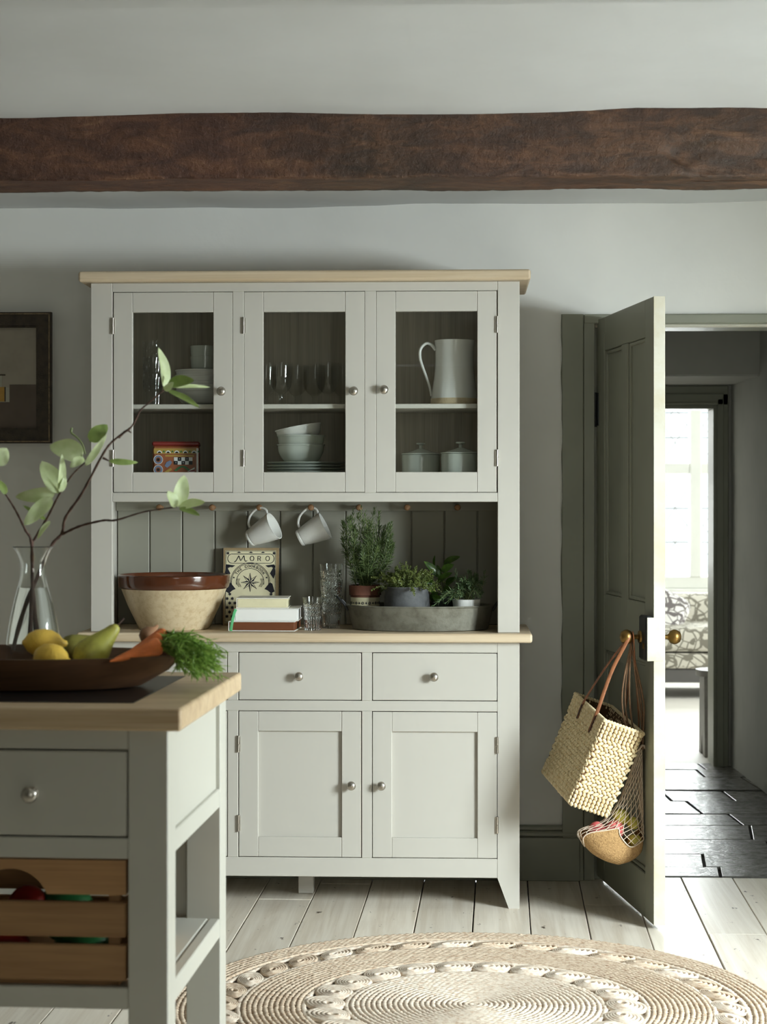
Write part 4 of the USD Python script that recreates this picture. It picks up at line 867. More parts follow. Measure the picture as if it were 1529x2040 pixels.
# rosemary
p = at(728, 1250, 6.035); p[2] = TZ
t = thing('potted_rosemary', 'tall bushy rosemary in a terracotta pot with a patterned paper band', 'potted plant', p)
part(t, 'pot', lathe([(0, .002), (.041, .002), (.042, 0), (.0475, .098), (.0475, .100), (.0520, .101), (.0528, .132), (.048, .133), (.046, .11), (0, .11)], 40), M['terracotta'], smooth=40, local=True)
part(t, 'paper_band', lathe([(.0437, .012), (.0478, .094), (.0470, .094), (.0429, .012)], 40, True), M['bookcream'], smooth=40, local=True, label='cream paper band with dark pattern')
q = []
for k in range(26):
    a = 2 * PI * k / 26
    for j in range(3):
        z = .026 + j * .025; r = .0440 + (z - .012) * .050; e = np.array([math.cos(a), math.sin(a), 0]); R = np.stack([np.array([-e[1], e[0], 0]), np.array([0, 0, 1.0]), e], 1)
        q.append(tf(prism(ringp(.0022, .0042) if (j + k) % 2 else star(4, .0046, .0018, 0, 0), .0006), R, e * r + [0, 0, z]))
part(t, 'band_pattern', cat(q), M['ink'], smooth=False, local=True, kind='stuff')
part(t, 'soil', lathe([(0, .122), (.030, .121), (.047, .118)], 24), M['soil'], smooth=True, local=True)
stems = []
for k in range(46):
    a, r = rg.uniform(0, 2 * PI), rg.uniform(0, .03); b0 = p + [r * math.cos(a), r * math.sin(a) * .8, .12]
    tx_, h = rg.uniform(-.083, .100), rg.uniform(.15, .29)
    if abs(tx_) > .06: h = min(h, .235)
    ty = rg.uniform(-.09, .05); top = np.array([p[0] + tx_, p[1] + ty, p[2] + .10 + h])
    top[1] = min(top[1], 6.15)
    mid = b0 * .55 + top * .45 + [tx_ * .25 + rg.normal(0, .006), 0, .012]; stems.append(spline([b0, mid, top], 16))
herb(stems, 110, .0255, .0016, M['rosemary'], t, 'rosemary_needles', rg, 58)
# thyme
p = at(811, 1250, 5.965); p[2] = TZ
t = thing('potted_thyme', 'low spreading thyme in a round dark grey clay pot', 'potted plant', p)
part(t, 'pot', lathe([(0, .002), (.060, .002), (.062, 0), (.070, .022), (.0735, .065), (.0725, .101), (.0690, .113), (.0700, .123), (.0735, .129), (.0725, .132), (.067, .130), (.064, .113), (.064, .105), (0, .105)], 48), M['slatepot'], smooth=40, local=True)
part(t, 'soil', lathe([(0, .124), (.03, .123), (.066, .116)], 24), M['soil'], smooth=True, local=True)
stems = []
for k in range(120):
    a, r = rg.uniform(0, 2 * PI), .062 * math.sqrt(rg.random()); b0 = p + [r * math.cos(a), r * math.sin(a), .119]; o_ = np.array([math.cos(a), math.sin(a), 0]) * (r * .45 + .012); h = rg.uniform(.035, .085) * (1.2 - r / .10)
    top = b0 + o_ + [rg.normal(0, .008), rg.normal(0, .008), h]
    if r > .055 and rg.random() < .5: top[2] = b0[2] - rg.uniform(-.012, .02); top[:2] += o_[:2] * .6
    stems.append(spline([b0, (b0 + top) / 2 + [0, 0, .014], top], 9))
herb(stems, 34, .0085, .0026, M['thyme'], t, 'thyme_leaves', rg, 65, .0007)
# the white pot with narrow leaves
p = at(930, 1250, 5.955); p[2] = TZ
t = thing('potted_narrow_leaf_herb', 'arching narrow-leaved herb in a small white pot at the tray right end', 'potted plant', p)
part(t, 'pot', lathe([(0, .002), (.038, .002), (.040, 0), (.0450, .088), (.0452, .092), (.042, .092), (.040, .08), (0, .08)], 40), M['white'], smooth=40, local=True); part(t, 'soil', lathe([(0, .088), (.041, .084)], 24), M['soil'], smooth=True, local=True)
stems = []
for k in range(30):
    a = rg.uniform(0, 2 * PI); r = rg.uniform(0, .03); b0 = p + [r * math.cos(a), r * math.sin(a), .086]; tx_ = rg.uniform(-.088, .072); h = rg.uniform(.02, .098) * (1 - abs(tx_) / .16)
    top = b0 + [tx_, rg.uniform(-.055, .03), h]; top[2] = top[2] - (.045 if tx_ < -.05 else 0); stems.append(spline([b0, (b0 + top) / 2 + [0, 0, .028], top], 12))
for tgt in ((966, 1140), (948, 1143), (908, 1137), (938, 1143)):
    top = at(tgt[0], tgt[1], 5.95); b0 = p + [0.01, 0, .086]; stems.append(spline([b0, (b0 + top) / 2 + [(top[0] - b0[0]) * .3, 0, -.004], top], 12))
herb(stems, 28, .0215, .0017, M['sageleaf'], t, 'narrow_leaves', rg, 50, .0011, start=.25)
# the glossy-leaved seedling behind
p = at(886, 1250, 6.045); p[2] = TZ
t = thing('potted_seedling', 'dark pot with a broad glossy-leaved seedling behind the thyme and white pot', 'potted plant', p)
part(t, 'pot', lathe([(0, .002), (.036, .002), (.037, 0), (.044, .098), (.041, .098), (.040, .088), (0, .088)], 36), M['iron'], smooth=40, local=True); part(t, 'soil', lathe([(0, .095), (.041, .090)], 24), M['soil'], smooth=True, local=True)
def leaf_mesh(base, tip, width, nrm, curl=.12, fold=.18, n=9, shape=.75):
    base, tip = np.asarray(base, float), np.asarray(tip, float); ax = tip - base; L = np.linalg.norm(ax); ax /= L; nrm = np.asarray(nrm, float); side = np.cross(ax, nrm); side /= np.linalg.norm(side); nn = np.cross(side, ax); v = []
    for i in range(n):
        s_ = i / (n - 1); wv = width / 2 * (math.sin(PI * s_ ** shape) ** .6 if 0 < s_ < 1 else 0.02); c = base + ax * L * s_ + nn * (curl * L * (math.sin(PI * s_) * .5 - s_ * s_ * .5))
        for q in (-1, -.5, 0, .5, 1): v.append(c + side * wv * q + nn * wv * fold * abs(q) + nn * .03 * width * math.sin(9 * s_ + q * 3))
    v = np.array(v); f = []
    for i in range(n - 1):
        for j in range(4):
            a = i * 5 + j; f += [[a, a + 1, a + 6], [a, a + 6, a + 5]]
    f = np.array(f); v2 = v - nn * .0003; return np.vstack([v, v2]), np.vstack([f, f[:, ::-1] + len(v)])
sdl = []
for (bu, bv, tu, tv, wv, Y) in [(884, 1124, 916, 1108, 15, 6.03), (880, 1138, 904, 1124, 15, 5.99), (866, 1128, 866, 1107, 6, 6.05), (880, 1150, 846, 1118, 16, 6.02), (872, 1160, 900, 1140, 16, 5.98), (870, 1166, 838, 1150, 16, 6.0), (888, 1165, 908, 1150, 14, 5.99), (866, 1180, 852, 1160, 16, 5.99), (884, 1176, 900, 1172, 14, 5.98), (880, 1196, 862, 1186, 15, 5.99), (890, 1192, 908, 1186, 14, 6.0), (874, 1150, 872, 1126, 15, 6.04), (858, 1196, 872, 1180, 14, 6.0)]:
    b0, tp_ = at(bu, bv, Y + .02), at(tu, tv, Y); part(t, 'leaf', leaf_mesh(b0, tp_, wv / 615, (rg.normal(0, .4), -1, .6 + rg.normal(0, .3))), M['citrus'], smooth=True); sdl.append(tube(spline([p + [0, 0, .09], (p + [0, 0, .11]) * .4 + b0 * .6, b0], 9), .0012, 5))
part(t, 'stems', cat(sdl), M['greenstem'], smooth=True, kind='stuff')

# ================================================================== the bags on the door knob
def cw3(r, Z, z): x, y = c2w(r, Z); return np.array([x, y, z])
KN = DR.M[:3, :3] @ np.array([KX, far * -.058, KZ]) + DR.M[:3, 3]     # the neck of the knob
B0 = atZ(1205, 1437, 5.555)                 # nearest top corner of the basket
toC = lambda v: np.array([v[0] * CA - v[1] * SA, v[0] * SA + v[1] * CA, v[2]])
Wv, Gv, Dv = np.array([.055, -.322, -.0464]), np.array([.121, .045, -.046]), np.array([-.102, .030, -.250])
Wv, Gv, Dv = toC(Wv), toC(Gv), toC(Dv)
bk_ = thing('straw_basket', 'woven corn husk basket with long tan leather handles hanging from the door knob', 'basket', B0 + Dv)
def bead(n=1):
    v, f = ball(n); return v, f
SB = bead(1)
def woven(o, e1, e2, nrm, pitch, rowh, seed, slant=0.0, thick=.0042, edge_rows=4):
    """rows of twisted husk loops along e1, stacked down e2"""
    rg_ = np.random.default_rng(seed); L1, L2 = np.linalg.norm(e1), np.linalg.norm(e2); a1, a2 = e1 / L1, e2 / L2; out = []
    nr = int(L2 / rowh); 
    for j in range(nr):
        s2 = (j + .5) / nr; band = (j < edge_rows or j >= nr - edge_rows); pt = pitch * (1.0 if not band else .8); n = max(3, int(L1 / pt))
        for i in range(n):
            s1 = (i + .5 + (.5 if (j % 2 and not band) else 0)) / n
            if s1 > 1: continue
            ang = (.55 if not band else 1.25) * (1 if (j % 2 == 0 or band) else -1) * (.35 if slant else 1) + slant + rg_.normal(0, .06)
            u = a1 * math.cos(ang) + a2 * math.sin(ang); w = np.cross(nrm, u)
            R = np.stack([u * pt * .66, w * rowh * .47, nrm * thick * rg_.uniform(.9, 1.15)], 1)
            out.append((SB[0] @ R.T + o + e1 * s1 + e2 * s2 + nrm * rg_.normal(.0006, .0006), SB[1]))
    return cat(out)
nW = np.cross(Dv, Wv); nW /= np.linalg.norm(nW); nG = np.cross(Gv, Dv); nG /= np.linalg.norm(nG)
if np.dot(nG, toC(np.array([0, -1.0, 0]))) < 0: nG = -nG
if np.dot(nW, Gv) > 0: nW = -nW
A0, C0, G0 = B0 - Wv, B0 + Gv, B0 - Wv + Gv
part(bk_, 'broad_side', woven(A0, Wv, Dv, nW, .0165, .0120, 1, .0, .0055), M['husk'], smooth=True, kind='stuff')
part(bk_, 'narrow_side', woven(B0, Gv, Dv * 1.02, nG, .0165, .0122, 2, .0, .0062), M['husk'], smooth=True, kind='stuff')
part(bk_, 'broad_side', woven(C0, -Wv, Dv, -nW, .0165, .0120, 3, .0, .0055), M['husk'], smooth=True, kind='stuff')
part(bk_, 'narrow_side', woven(A0, Gv, Dv, -nG, .0150, .0112, 4), M['husk'], smooth=True, kind='stuff')
def slab(o, e1, e2, n, t): 
    P = [o + a * e1 + b * e2 + c * n for a in (0, 1) for b in (0, 1) for c in (0, -t)]; return hull(P)
part(bk_, 'lining', cat([slab(A0, Wv, Dv, nW, .004), slab(B0, Gv, Dv, nG, .004), slab(C0, -Wv, Dv, -nW, .004), slab(A0, Gv, Dv, -nG, .004)]), M['basketin'], smooth=False)
part(bk_, 'base', woven(A0 + Dv, Wv, Gv, Dv / np.linalg.norm(Dv), .015, .0100, 7), M['husk'], smooth=True, kind='stuff')
part(bk_, 'base_lining', slab(A0 + Dv * .985, Wv, Gv, Dv / np.linalg.norm(Dv), .003), M['basketin'], smooth=False)
rim = []
for p0, p1 in ((A0, B0), (B0, C0), (C0, G0), (G0, A0)):
    for s_ in np.linspace(0, 1, int(np.linalg.norm(p1 - p0) / .0105), endpoint=False):
        u = (p1 - p0) / np.linalg.norm(p1 - p0); ax = -Dv / np.linalg.norm(Dv); w_ = np.cross(u, ax); u2 = u * .8 + ax * .6; u2 /= np.linalg.norm(u2); rim.append((SB[0] @ np.stack([u2 * .0078, np.cross(w_, u2) * .0052, w_ * .006], 1).T + p0 + (p1 - p0) * s_ + ax * .003, SB[1]))
part(bk_, 'rim', cat(rim), M['husk'], smooth=True, kind='stuff')
# straps: an arch from two points of each broad side up to the knob
dn = Dv / np.linalg.norm(Dv); gl = Gv / np.linalg.norm(Gv)
def strap(o, n, off):
    f1, f2 = o + Wv * .36, o + Wv * .80
    p = [f1 + dn * .050 + n * .006, f1 + n * .0075 - dn * .002, KN * .55 + f1 * .45 + n * .010, KN + off + [0, 0, -.004], KN + off + [0, 0, .012], KN + off * 1.05 + toC(np.array([.0, -.02, -.004])), KN * .55 + f2 * .45 + n * .012, f2 + n * .0075 - dn * .002, f2 + dn * .056 + n * .006]
    return spline(p, 90)
lx = DR.M[:3, :3] @ np.array([0, -far, 0.0])
part(bk_, 'leather_handle', tube(strap(A0, nW, lx * .006), .0056, 8, flat=.42, up=nW), M['leather'], smooth=60, label='tan leather handle at the front')
part(bk_, 'leather_handle', tube(strap(G0, -nW, lx * -.010), .0056, 8, flat=.42, up=nW), M['leather'], smooth=60, label='tan leather handle at the back')
for s_ in (.36, .80): part(bk_, 'handle_stitching', tube([A0 + Wv * s_ + dn * .004 + nW * .0085, A0 + Wv * s_ + dn * (.052 if s_ < .5 else .058) + nW * .0075], .0044, 8, flat=.4, up=nW), M['leatherd'], smooth=60)
# --- net bag with a jute base
ZN = 5.655
sec = [(1722, 1233, 4), (1715, 1231, 26), (1700, 1226, 48), (1678, 1222, 62), (1655, 1221, 67), (1636, 1246, 44), (1600, 1262, 29), (1570, 1267, 22), (1540, 1272, 16), (1510, 1277, 11), (1492, 1280, 8)]
nb = thing('net_bag', 'cotton net shopping bag with a jute base full of fruit, hanging behind the basket', 'net bag', atZ(1233, 1722, ZN))
PX = ZN / FPX
cs = np.array([np.r_[atZ(u, v, ZN), r * PX] for v, u, r in sec]); cs = spline(cs, 60)
door_n = lx                                  # away from the leaf, towards the camera's left
def bag(th, t, grow=0.0):
    """surface of the bag: angle th, height t in 0..1"""
    k = np.clip(np.asarray(t), 0, 1) * 58.999; i = k.astype(int); f_ = (k - i)[..., None]; c = cs[i] * (1 - f_) + cs[i + 1] * f_; r = c[..., 3] + grow; th = np.asarray(th)
    p = c[..., :3].copy(); lump = 1 + .06 * np.sin(3 * th + 9 * np.asarray(t)) * (1 - np.asarray(t))
    a, b = r * np.cos(th) * lump, r * np.sin(th) * lump * .62
    p = p + a[..., None] * toC(np.array([1.0, 0, 0])) + b[..., None] * toC(np.array([0, 1.0, 0]))
    # flattened against the door
    d = (p - HGP) @ door_n; over = np.maximum(.0065 - d, 0); return p + over[..., None] * door_n
HGP = np.array([HG[0], HG[1], 0.0])
P_, F_ = grid(73, 30)
th = P_[:, 0] * 2 * PI; edge = .375 + .085 * np.sin(th * 3 + 1.0) + .02 * np.sin(th * 7); tt = P_[:, 1] * edge
vo = bag(th, tt); vi = bag(th, np.maximum(tt, .02), -.003)
part(nb, 'jute_base', (np.vstack([vo, vi]), np.vstack([F_, F_[:, ::-1] + len(vo)])), M['juted'], smooth=True, label='brown woven jute base')
N = 21; st = []
for s_ in (-1, 1):
    for k in range(N):
        t_ = np.linspace(.30, 1.0, 46); a = 2 * PI * k / N + s_ * (t_ - .30) * 3.9
        e_ = .375 + .085 * np.sin((a % (2 * PI)) * 3 + 1.0) + .02 * np.sin((a % (2 * PI)) * 7); keep = t_ > e_ - .01
        if keep.sum() > 4: st.append(tube(bag(a[keep], t_[keep], .0012), .00125, 4))
part(nb, 'string_net', cat(st), M['string'], smooth=True, label='open diamond net of pale string', kind='stuff')
tha = np.linspace(0, 2 * PI, 90); ee = .375 + .085 * np.sin(tha * 3 + 1.0) + .02 * np.sin(tha * 7); part(nb, 'net_binding', tube(bag(tha, ee, .0015), .0021, 6), M['string'], smooth=True)
topn = cs[-1, :3]
part(nb, 'gathered_edge', cat([tube(spline([topn + toC(np.array([.020 * math.cos(a), .016 * math.sin(a), .004 + .01 * math.sin(3 * a)])) for a in np.linspace(0, 2 * PI, 9)], 40), .0035, 6)]), M['string'], smooth=True)
cds = []
for k, (dx, ends) in enumerate([(-.030, (-.035, 0)), (-.022, (-.028, .01)), (-.012, (-.020, -.01)), (.004, (.008, 0)), (.010, (.013, .01)), (.015, (.018, -.01))]):
    e0 = topn + toC(np.array([ends[0], ends[1], .0])); pth = spline([e0, e0 * .5 + KN * .5 + toC(np.array([dx * .8, 0, -.012])), KN + lx * (-.012 + .003 * k) + [0, 0, .012]], 24); d_ = (pth - HGP) @ door_n; pth = pth + np.maximum(.005 - d_, 0)[:, None] * door_n
    cds.append(part(nb, 'cord_handle', tube(pth, .0028, 7), M['cord'], smooth=True))
def sphere_at(u, v, Z, r): p = atZ(u, v, Z); p = p + max(.008 + r - float((p - HGP) @ door_n), 0) * door_n; return p
def lumpy(r, seed, sq=(1, 1, 1), n=3):
    v, f = ball(n); d = 1 + .10 * (meshkit.fbm(v * 1.6 + 9, 2, seed) - .5); return v * d[:, None] * r * np.array(sq), f
for k, (u, v, Z, r, mt, lb, ct) in enumerate([(1207, 1665, 5.652, .031, 'redonion', 'pink skinned fruit low on the left in the net bag', 'fruit'), (1226, 1653, 5.64, .028, 'redonion', 'pink skinned fruit at the front of the net bag', 'fruit'), (1190, 1652, 5.66, .024, 'redonion', 'pink fruit peeping out at the far left under the basket', 'fruit'),
      (1238, 1627, 5.665, .025, 'lime', 'yellow green fruit in the middle of the net bag, above the pink ones', 'fruit'), (1272, 1676, 5.64, .022, 'lime', 'yellow green fruit at the bottom right of the net bag by the door', 'fruit'), (1240, 1692, 5.665, .028, 'lime', 'yellow green fruit at the bottom of the net bag, mostly behind jute', 'fruit'), (1262, 1640, 5.655, .019, 'lime', 'small yellow green fruit high on the right in the net', 'fruit')]):
    solo('net_fruit', mv(lumpy(r, 60 + k), sphere_at(u, v, Z, r)), M[mt], lb, ct, group='fruit in the net bag', smooth=True)

# ================================================================== the island
IO = c2w(-.397, 3.42); IR = -2.07
I = thing('kitchen_island', 'pale grey painted kitchen island with an oak top, drawers and open shelf', 'kitchen island', (IO[0], IO[1], 0), IR)
def ip(name, x0, x1, y0, y1, z0, z1, mt=None, b=.002, label=None, parent=None): return part(parent or I, name, bx(x0, x1, y0, y1, z0, z1, b), mt or M['islandpaint'], local=True, label=label)
IW, ID, LG = 1.05, .662, .0745
for x0, x1 in ((-LG, 0), (-IW, -IW + LG)):
    for y0, y1 in ((0, LG), (ID - LG, ID)): ip('leg', x0, x1, y0, y1, 0, .8575)
part(I, 'worktop', rbox(-IW - .03, .030, -.030, ID + .030, .858, .900, .007, 4), M['oaktop'], smooth=40, local=True, label='thick pale oak worktop')
xa, xb = -IW + LG, -LG
ip('front_rail', xa, xb, .002, .024, .820, .857); ip('front_rail', xa, xb, .002, .024, .618, .6565); ip('front_rail', xa, xb, .002, .024, .340, .380)
for sx in (-.024, -IW + .002):
    ip('side_rail', sx, sx + .022, LG, ID - LG, .617, .6587); ip('side_rail', sx, sx + .022, LG, ID - LG, .336, .378); ip('side_panel', sx + .004, sx + .014, LG - .004, ID - LG + .004, .655, .857); ip('side_top_rail', sx, sx + .022, LG, ID - LG, .838, .857)
ip('back_panel', xa, xb, ID - .05, ID - .036, .34, .857); ip('back_rail', xa, xb, ID - .024, ID - .002, .336, .378)
ip('bay_divider', -.5625, -.5405, .004, ID - .05, .378, .857); ip('dust_board', xa, xb, .024, ID - .05, .640, .652)
for k in range(7):
    x0 = -.010 - LG * .0 - .031; a = xa + .0 + k * (xb + .05 - xa) / 7; b_ = xa + (k + 1) * (xb + .05 - xa) / 7 - .003
    ip('shelf_board', a, b_, .024, ID - .05, .360, .378, b=.003)
for a, b_ in ((-.540, xb - .003), (xa + .003, -.563)):
    d = ip('drawer', a + .003, b_, .0015, .022, .660, .8168)
    part(d, 'drawer_box', bx(a + .02, b_ - .02, .022, .50, .670, .805, .001), M['inside'], local=True)
    part(d, 'drawer_knob', tf(knob2 := lathe([(0, .030), (.006, .0295), (.012, .027), (.0150, .0225), (.0140, .018), (.0085, .013), (.007, .009), (.0072, .004), (.0110, .002), (.012, 0), (0, 0)], 24), UPRIGHT, (-.2555 if a > -.55 else a + .2, .0015, .738)), M['steel'], smooth=60, local=True, label='round brushed metal knob')
part(I, 'stone_inset', bx(-IW + .10, -.076, .055, ID - .085, .8998, .9016, .0006), M['slate'], local=True, label='black stone slab set in the worktop')
Im = I.M
def il(p): return (Im[:3, :3] @ np.asarray(p, float)) + Im[:3, 3]
def itf(mesh): return tf(mesh, Im[:3, :3], Im[:3, 3])
# --- the slatted crate and what it holds
cx0, cx1, cy0, cy1, cz = -.536, xb - .0055, .006, .43, .3785
cr = thing('slatted_crate', 'slatted wooden vegetable crate with an arched hand hole on the island shelf', 'crate', il(((cx0 + cx1) / 2, cy0, cz)), IR)
def cp(name, mesh, mt='crate'): return part(cr, name, itf(mesh), M[mt])
zz = ((.391, .4575), (.4715, .5365), (.5505, .6145))
arch = Polygon([(cx0, zz[2][0]), (cx1, zz[2][0]), (cx1, zz[2][1]), (cx0, zz[2][1])])
ac = ((cx0 + cx1) / 2 + .012, zz[2][0] - .026)
arch = arch.difference(Point(*ac).buffer(.072, 24))
v, f = prism(arch, .014); cp('front_slat', (np.c_[v[:, 0], cy0 + .014 - v[:, 2], v[:, 1]], f))
for z0, z1 in zz[:2]: cp('front_slat', bx(cx0, cx1, cy0, cy0 + .014, z0, z1, .0025))
for z0, z1 in zz:
    cp('back_slat', bx(cx0, cx1, cy1 - .014, cy1, z0, z1)); cp('side_slat', bx(cx1 - .014, cx1, cy0 + .0145, cy1 - .0145, z0, z1)); cp('side_slat', bx(cx0, cx0 + .014, cy0 + .0145, cy1 - .0145, z0, z1))
for x in (cx0 + .016, cx1 - .036):
    for y in (cy0 + .0145, cy1 - .0365): cp('corner_post', bx(x, x + .022, y, y + .022, .3795, .606))
cp('base_board', bx(cx0 + .0145, cx1 - .0145, cy0 + .0145, cy1 - .0145, .3795, .389))
def veg(name, u, v, y, r, mt, label, cat__, sq=(1, 1, 1), seed=1):
    """set on the crate's floor or heap at local depth y, seen near pixel (u, v)"""
    Z = 3.42 + y; p = atZ(u, v, Z); solo(name, mv(lumpy(r, seed, sq), p), M[mt], label, cat__, group='vegetables in the slatted crate', smooth=True)
veg('red_pepper', 55, 1812, .19, .042, 'pepper', 'red pepper seen through the arched hand hole of the crate', 'pepper', (1, .9, 1.15), 3)
veg('green_cabbage', 130, 1818, .21, .058, 'tingreen', 'dark green cabbage behind the upper slats of the crate', 'cabbage', (1, .9, .95), 4)
veg('red_pepper', 12, 1890, .18, .044, 'pepper', 'red pepper at the bottom left of the crate, seen between the lower slats', 'pepper', (1.1, .9, 1), 5)
veg('green_cabbage', 170, 1888, .20, .056, 'tingreen', 'green cabbage low on the right of the crate, behind the gap of the slats', 'cabbage', (1.1, .9, .9), 6)
# --- the dough bowl with fruit
bz = .9018
db = thing('dough_bowl', 'long dark wooden dough bowl heaped with fruit and vegetables on the black stone', 'bowl', il((-.42, .34, bz)), IR)
def trough(pr):
    m_ = oval(pr, 80); v = np.array(m_[0]); d = (meshkit.noise(v * [5, 5, 9] + 3, 8) - .5) * .006; v[:, 2] += d * (v[:, 2] > .02); return v, m_[1]
part(db, 'bowl_body', trough([(.27, .115, 0), (.30, .128, .004), (.355, .158, .035), (.385, .176, .064), (.388, .179, .068), (.378, .171, .068), (.345, .150, .040), (.27, .112, .016)]), M['doughwood'], smooth=50, local=True)
def fruit(name, prof, ax, pos, mt, label, c, n=36, lump=.03, seed=1, stalk=None):
    """prof: (radius, height); ax: its axis in the room; pos: its middle"""
    v, f = lathe(prof, n); z0 = (v[:, 2].max() + v[:, 2].min()) / 2; v = v - [0, 0, z0]; nrm_ = v / np.maximum(np.linalg.norm(v, axis=1, keepdims=True), 1e-6)
    v = v + nrm_ * ((meshkit.fbm(v * 28 + 5, 2, seed) - .5) * 2 * lump * np.max([p[0] for p in prof]))[:, None]; R = facing(ax); pos = np.asarray(pos, float)
    w = v @ R.T + pos; t = thing(name, label, c, (pos[0], pos[1], w[:, 2].min()), group=None)
    part(t, 'flesh', (w, f), mt, smooth=True)
    if stalk: part(t, 'stalk', tube(spline([(np.array([0, 0, prof[-1][1] - z0 + a]) + [b, 0, 0]) @ R.T + pos for a, b in ((-.003, 0), (.008, .001), (.018, .004))], 8), .0017, 6), M[stalk], smooth=True)
    return t
lem = [(0, 0), (.004, .001), (.007, .004), (.018, .011), (.0265, .024), (.0295, .040), (.0275, .056), (.020, .069), (.011, .077), (.0075, .081), (.006, .086), (0, .088)]
fruit('lemon', [(a * .98, b * 1.05) for a, b in lem], toC(np.array([1, .25, -.05])), atZ(90, 1281, 3.77), M['lemon'], 'upper lemon lying on top at the left of the dough bowl', 'lemon', seed=2)
fruit('lemon', lem, toC(np.array([1, -.5, -.12])), atZ(104, 1312, 3.68), M['lemon'], 'lower lemon, half sunk in the dough bowl below the other lemon', 'lemon', seed=3)
pr_ = [(0, 0), (.012, .001), (.026, .009), (.0345, .026), (.0345, .042), (.029, .060), (.021, .078), (.0155, .094), (.012, .106), (.007, .113), (0, .115)]
fruit('pear', pr_, toC(np.array([.56, .10, .62])), atZ(196, 1288, 3.74), M['pear'], 'yellow green pear in front, its neck pointing up to the right', 'pear', seed=4, stalk='bark')
fruit('pear', [(a * .9, b * .9) for a, b in pr_], toC(np.array([.9, .3, .28])), atZ(165, 1288, 3.86), M['peard'], 'darker russet pear lying behind the front pear', 'pear', seed=5, stalk='bark')
cp_ = [(0, 0), (.0015, .002), (.005, .03), (.0085, .065), (.0125, .105), (.0150, .130), (.0135, .138), (.006, .141), (0, .141)]
CR = []
for k, (u0, v0, u1, v1, Z, lb) in enumerate([(218, 1318, 318, 1287, 3.66, 'front carrot of the bunch in the dough bowl'), (236, 1322, 322, 1274, 3.74, 'carrot lying behind the front one, its top crossing the worktop edge'), (255, 1300, 330, 1266, 3.84, 'rearmost and thinnest carrot of the bunch')]):
    a, b = atZ(u0, v0, Z - .02), atZ(u1, v1, Z + .04); L = np.linalg.norm(b - a); s_ = L / .141
    fruit('carrot', [(x * 1.25, z * s_) for x, z in cp_], b - a, (a + b) / 2, M['carrot'], lb, 'carrot', lump=.06, seed=7 + k); CR.append(b)
# feathery tops drooping over the bowl's end
rg = np.random.default_rng(9); V, S = [], []
for k in range(150):
    c_ = CR[k % 3]; u = rg.uniform(350, 450); v = rg.uniform(1285, 1335) + (u - 350) * .08
    if k % 6 == 0: u, v = rg.uniform(385, 446), rg.uniform(1325, 1352)
    e = atZ(u, v, 3.70 + rg.uniform(-.09, .13)); e[2] = max(e[2], .908); mid = c_ * .5 + e * .5 + [0, 0, rg.uniform(.0, .024)]; P = spline([c_ + rg.normal(0, .005, 3), mid, e], 12); P[:, 2] = np.maximum(P[:, 2], .906); S.append(tube(P, np.linspace(.0019, .0007, 12), 5))
    n = 15; kk = rg.uniform(.35, 1, n) * 10.99; i = kk.astype(int); base = P[i] + (P[i + 1] - P[i]) * (kk - i)[:, None]; dr = P[i + 1] - P[i]; dr = dr / np.linalg.norm(dr, axis=1, keepdims=True) + rg.normal(0, .38, (n, 3)); dr /= np.linalg.norm(dr, axis=1, keepdims=True)
    V.append(needle_mesh(base, dr, rg.uniform(.010, .026, n), np.full(n, .0017), rg.normal(0, 1, (n, 3))))
t = thing('carrot_greens', 'bushy green carrot tops spilling over the right end of the dough bowl', 'carrot tops', atZ(385, 1335, 3.72), kind='stuff')
part(t, 'feathery_leaves', cat(V), M['tops'], smooth=False, kind='stuff'); part(t, 'leaf_stalks', cat(S), M['tops'], smooth=True, kind='stuff')
fruit('onion', [(0, 0), (.006, .001), (.017, .008), (.0205, .019), (.016, .031), (.006, .040), (.003, .050), (0, .052)], toC(np.array([.5, .4, .6])), atZ(300, 1262, 3.93), M['onion'], 'small brown onion at the back of the dough bowl', 'onion', seed=12)
# --- the carafe with leafy branches
ZV = 3.965
vb = atZ(66, 1350, ZV); vb[2] = bz
va = thing('glass_carafe', 'clear glass carafe of water holding leafy branches', 'vase', vb)
g_ = ZV / FPX; zr = EYE - (1088 - HOR) * g_ - bz            # height of the rim
po = [(0, 0), (.050, 0), (.056, .004), (.0585, .015), (.0590, .035), (.0560, .080), (.0500, .120), (.0405, .165), (.0300, zr - .075), (.0265, zr - .050), (.0285, zr - .030), (.0370, zr - .010), (.0455, zr)]
pos_ = spline([(a, 0, b) for a, b in po[2:]], 40)[:, [0, 2]]; inn = pos_[::-1].copy(); inn[:, 0] -= .0026; inn[:, 1] = np.maximum(inn[:, 1], .008)
part(va, 'carafe_glass', lathe(po[:2] + [tuple(a) for a in pos_] + [tuple(a) for a in inn] + [(0, .009)], 56), M['glass'], smooth=60, local=True)
zw = EYE - (1163 - HOR) * g_ - bz; wi = [(a - .0031, b) for a, b in pos_ if .010 < b < zw]; part(va, 'water', lathe([(0, .0095)] + [(wi[0][0], .0095)] + wi + [(0, wi[-1][1])], 56), M['water'], smooth=40, local=True)
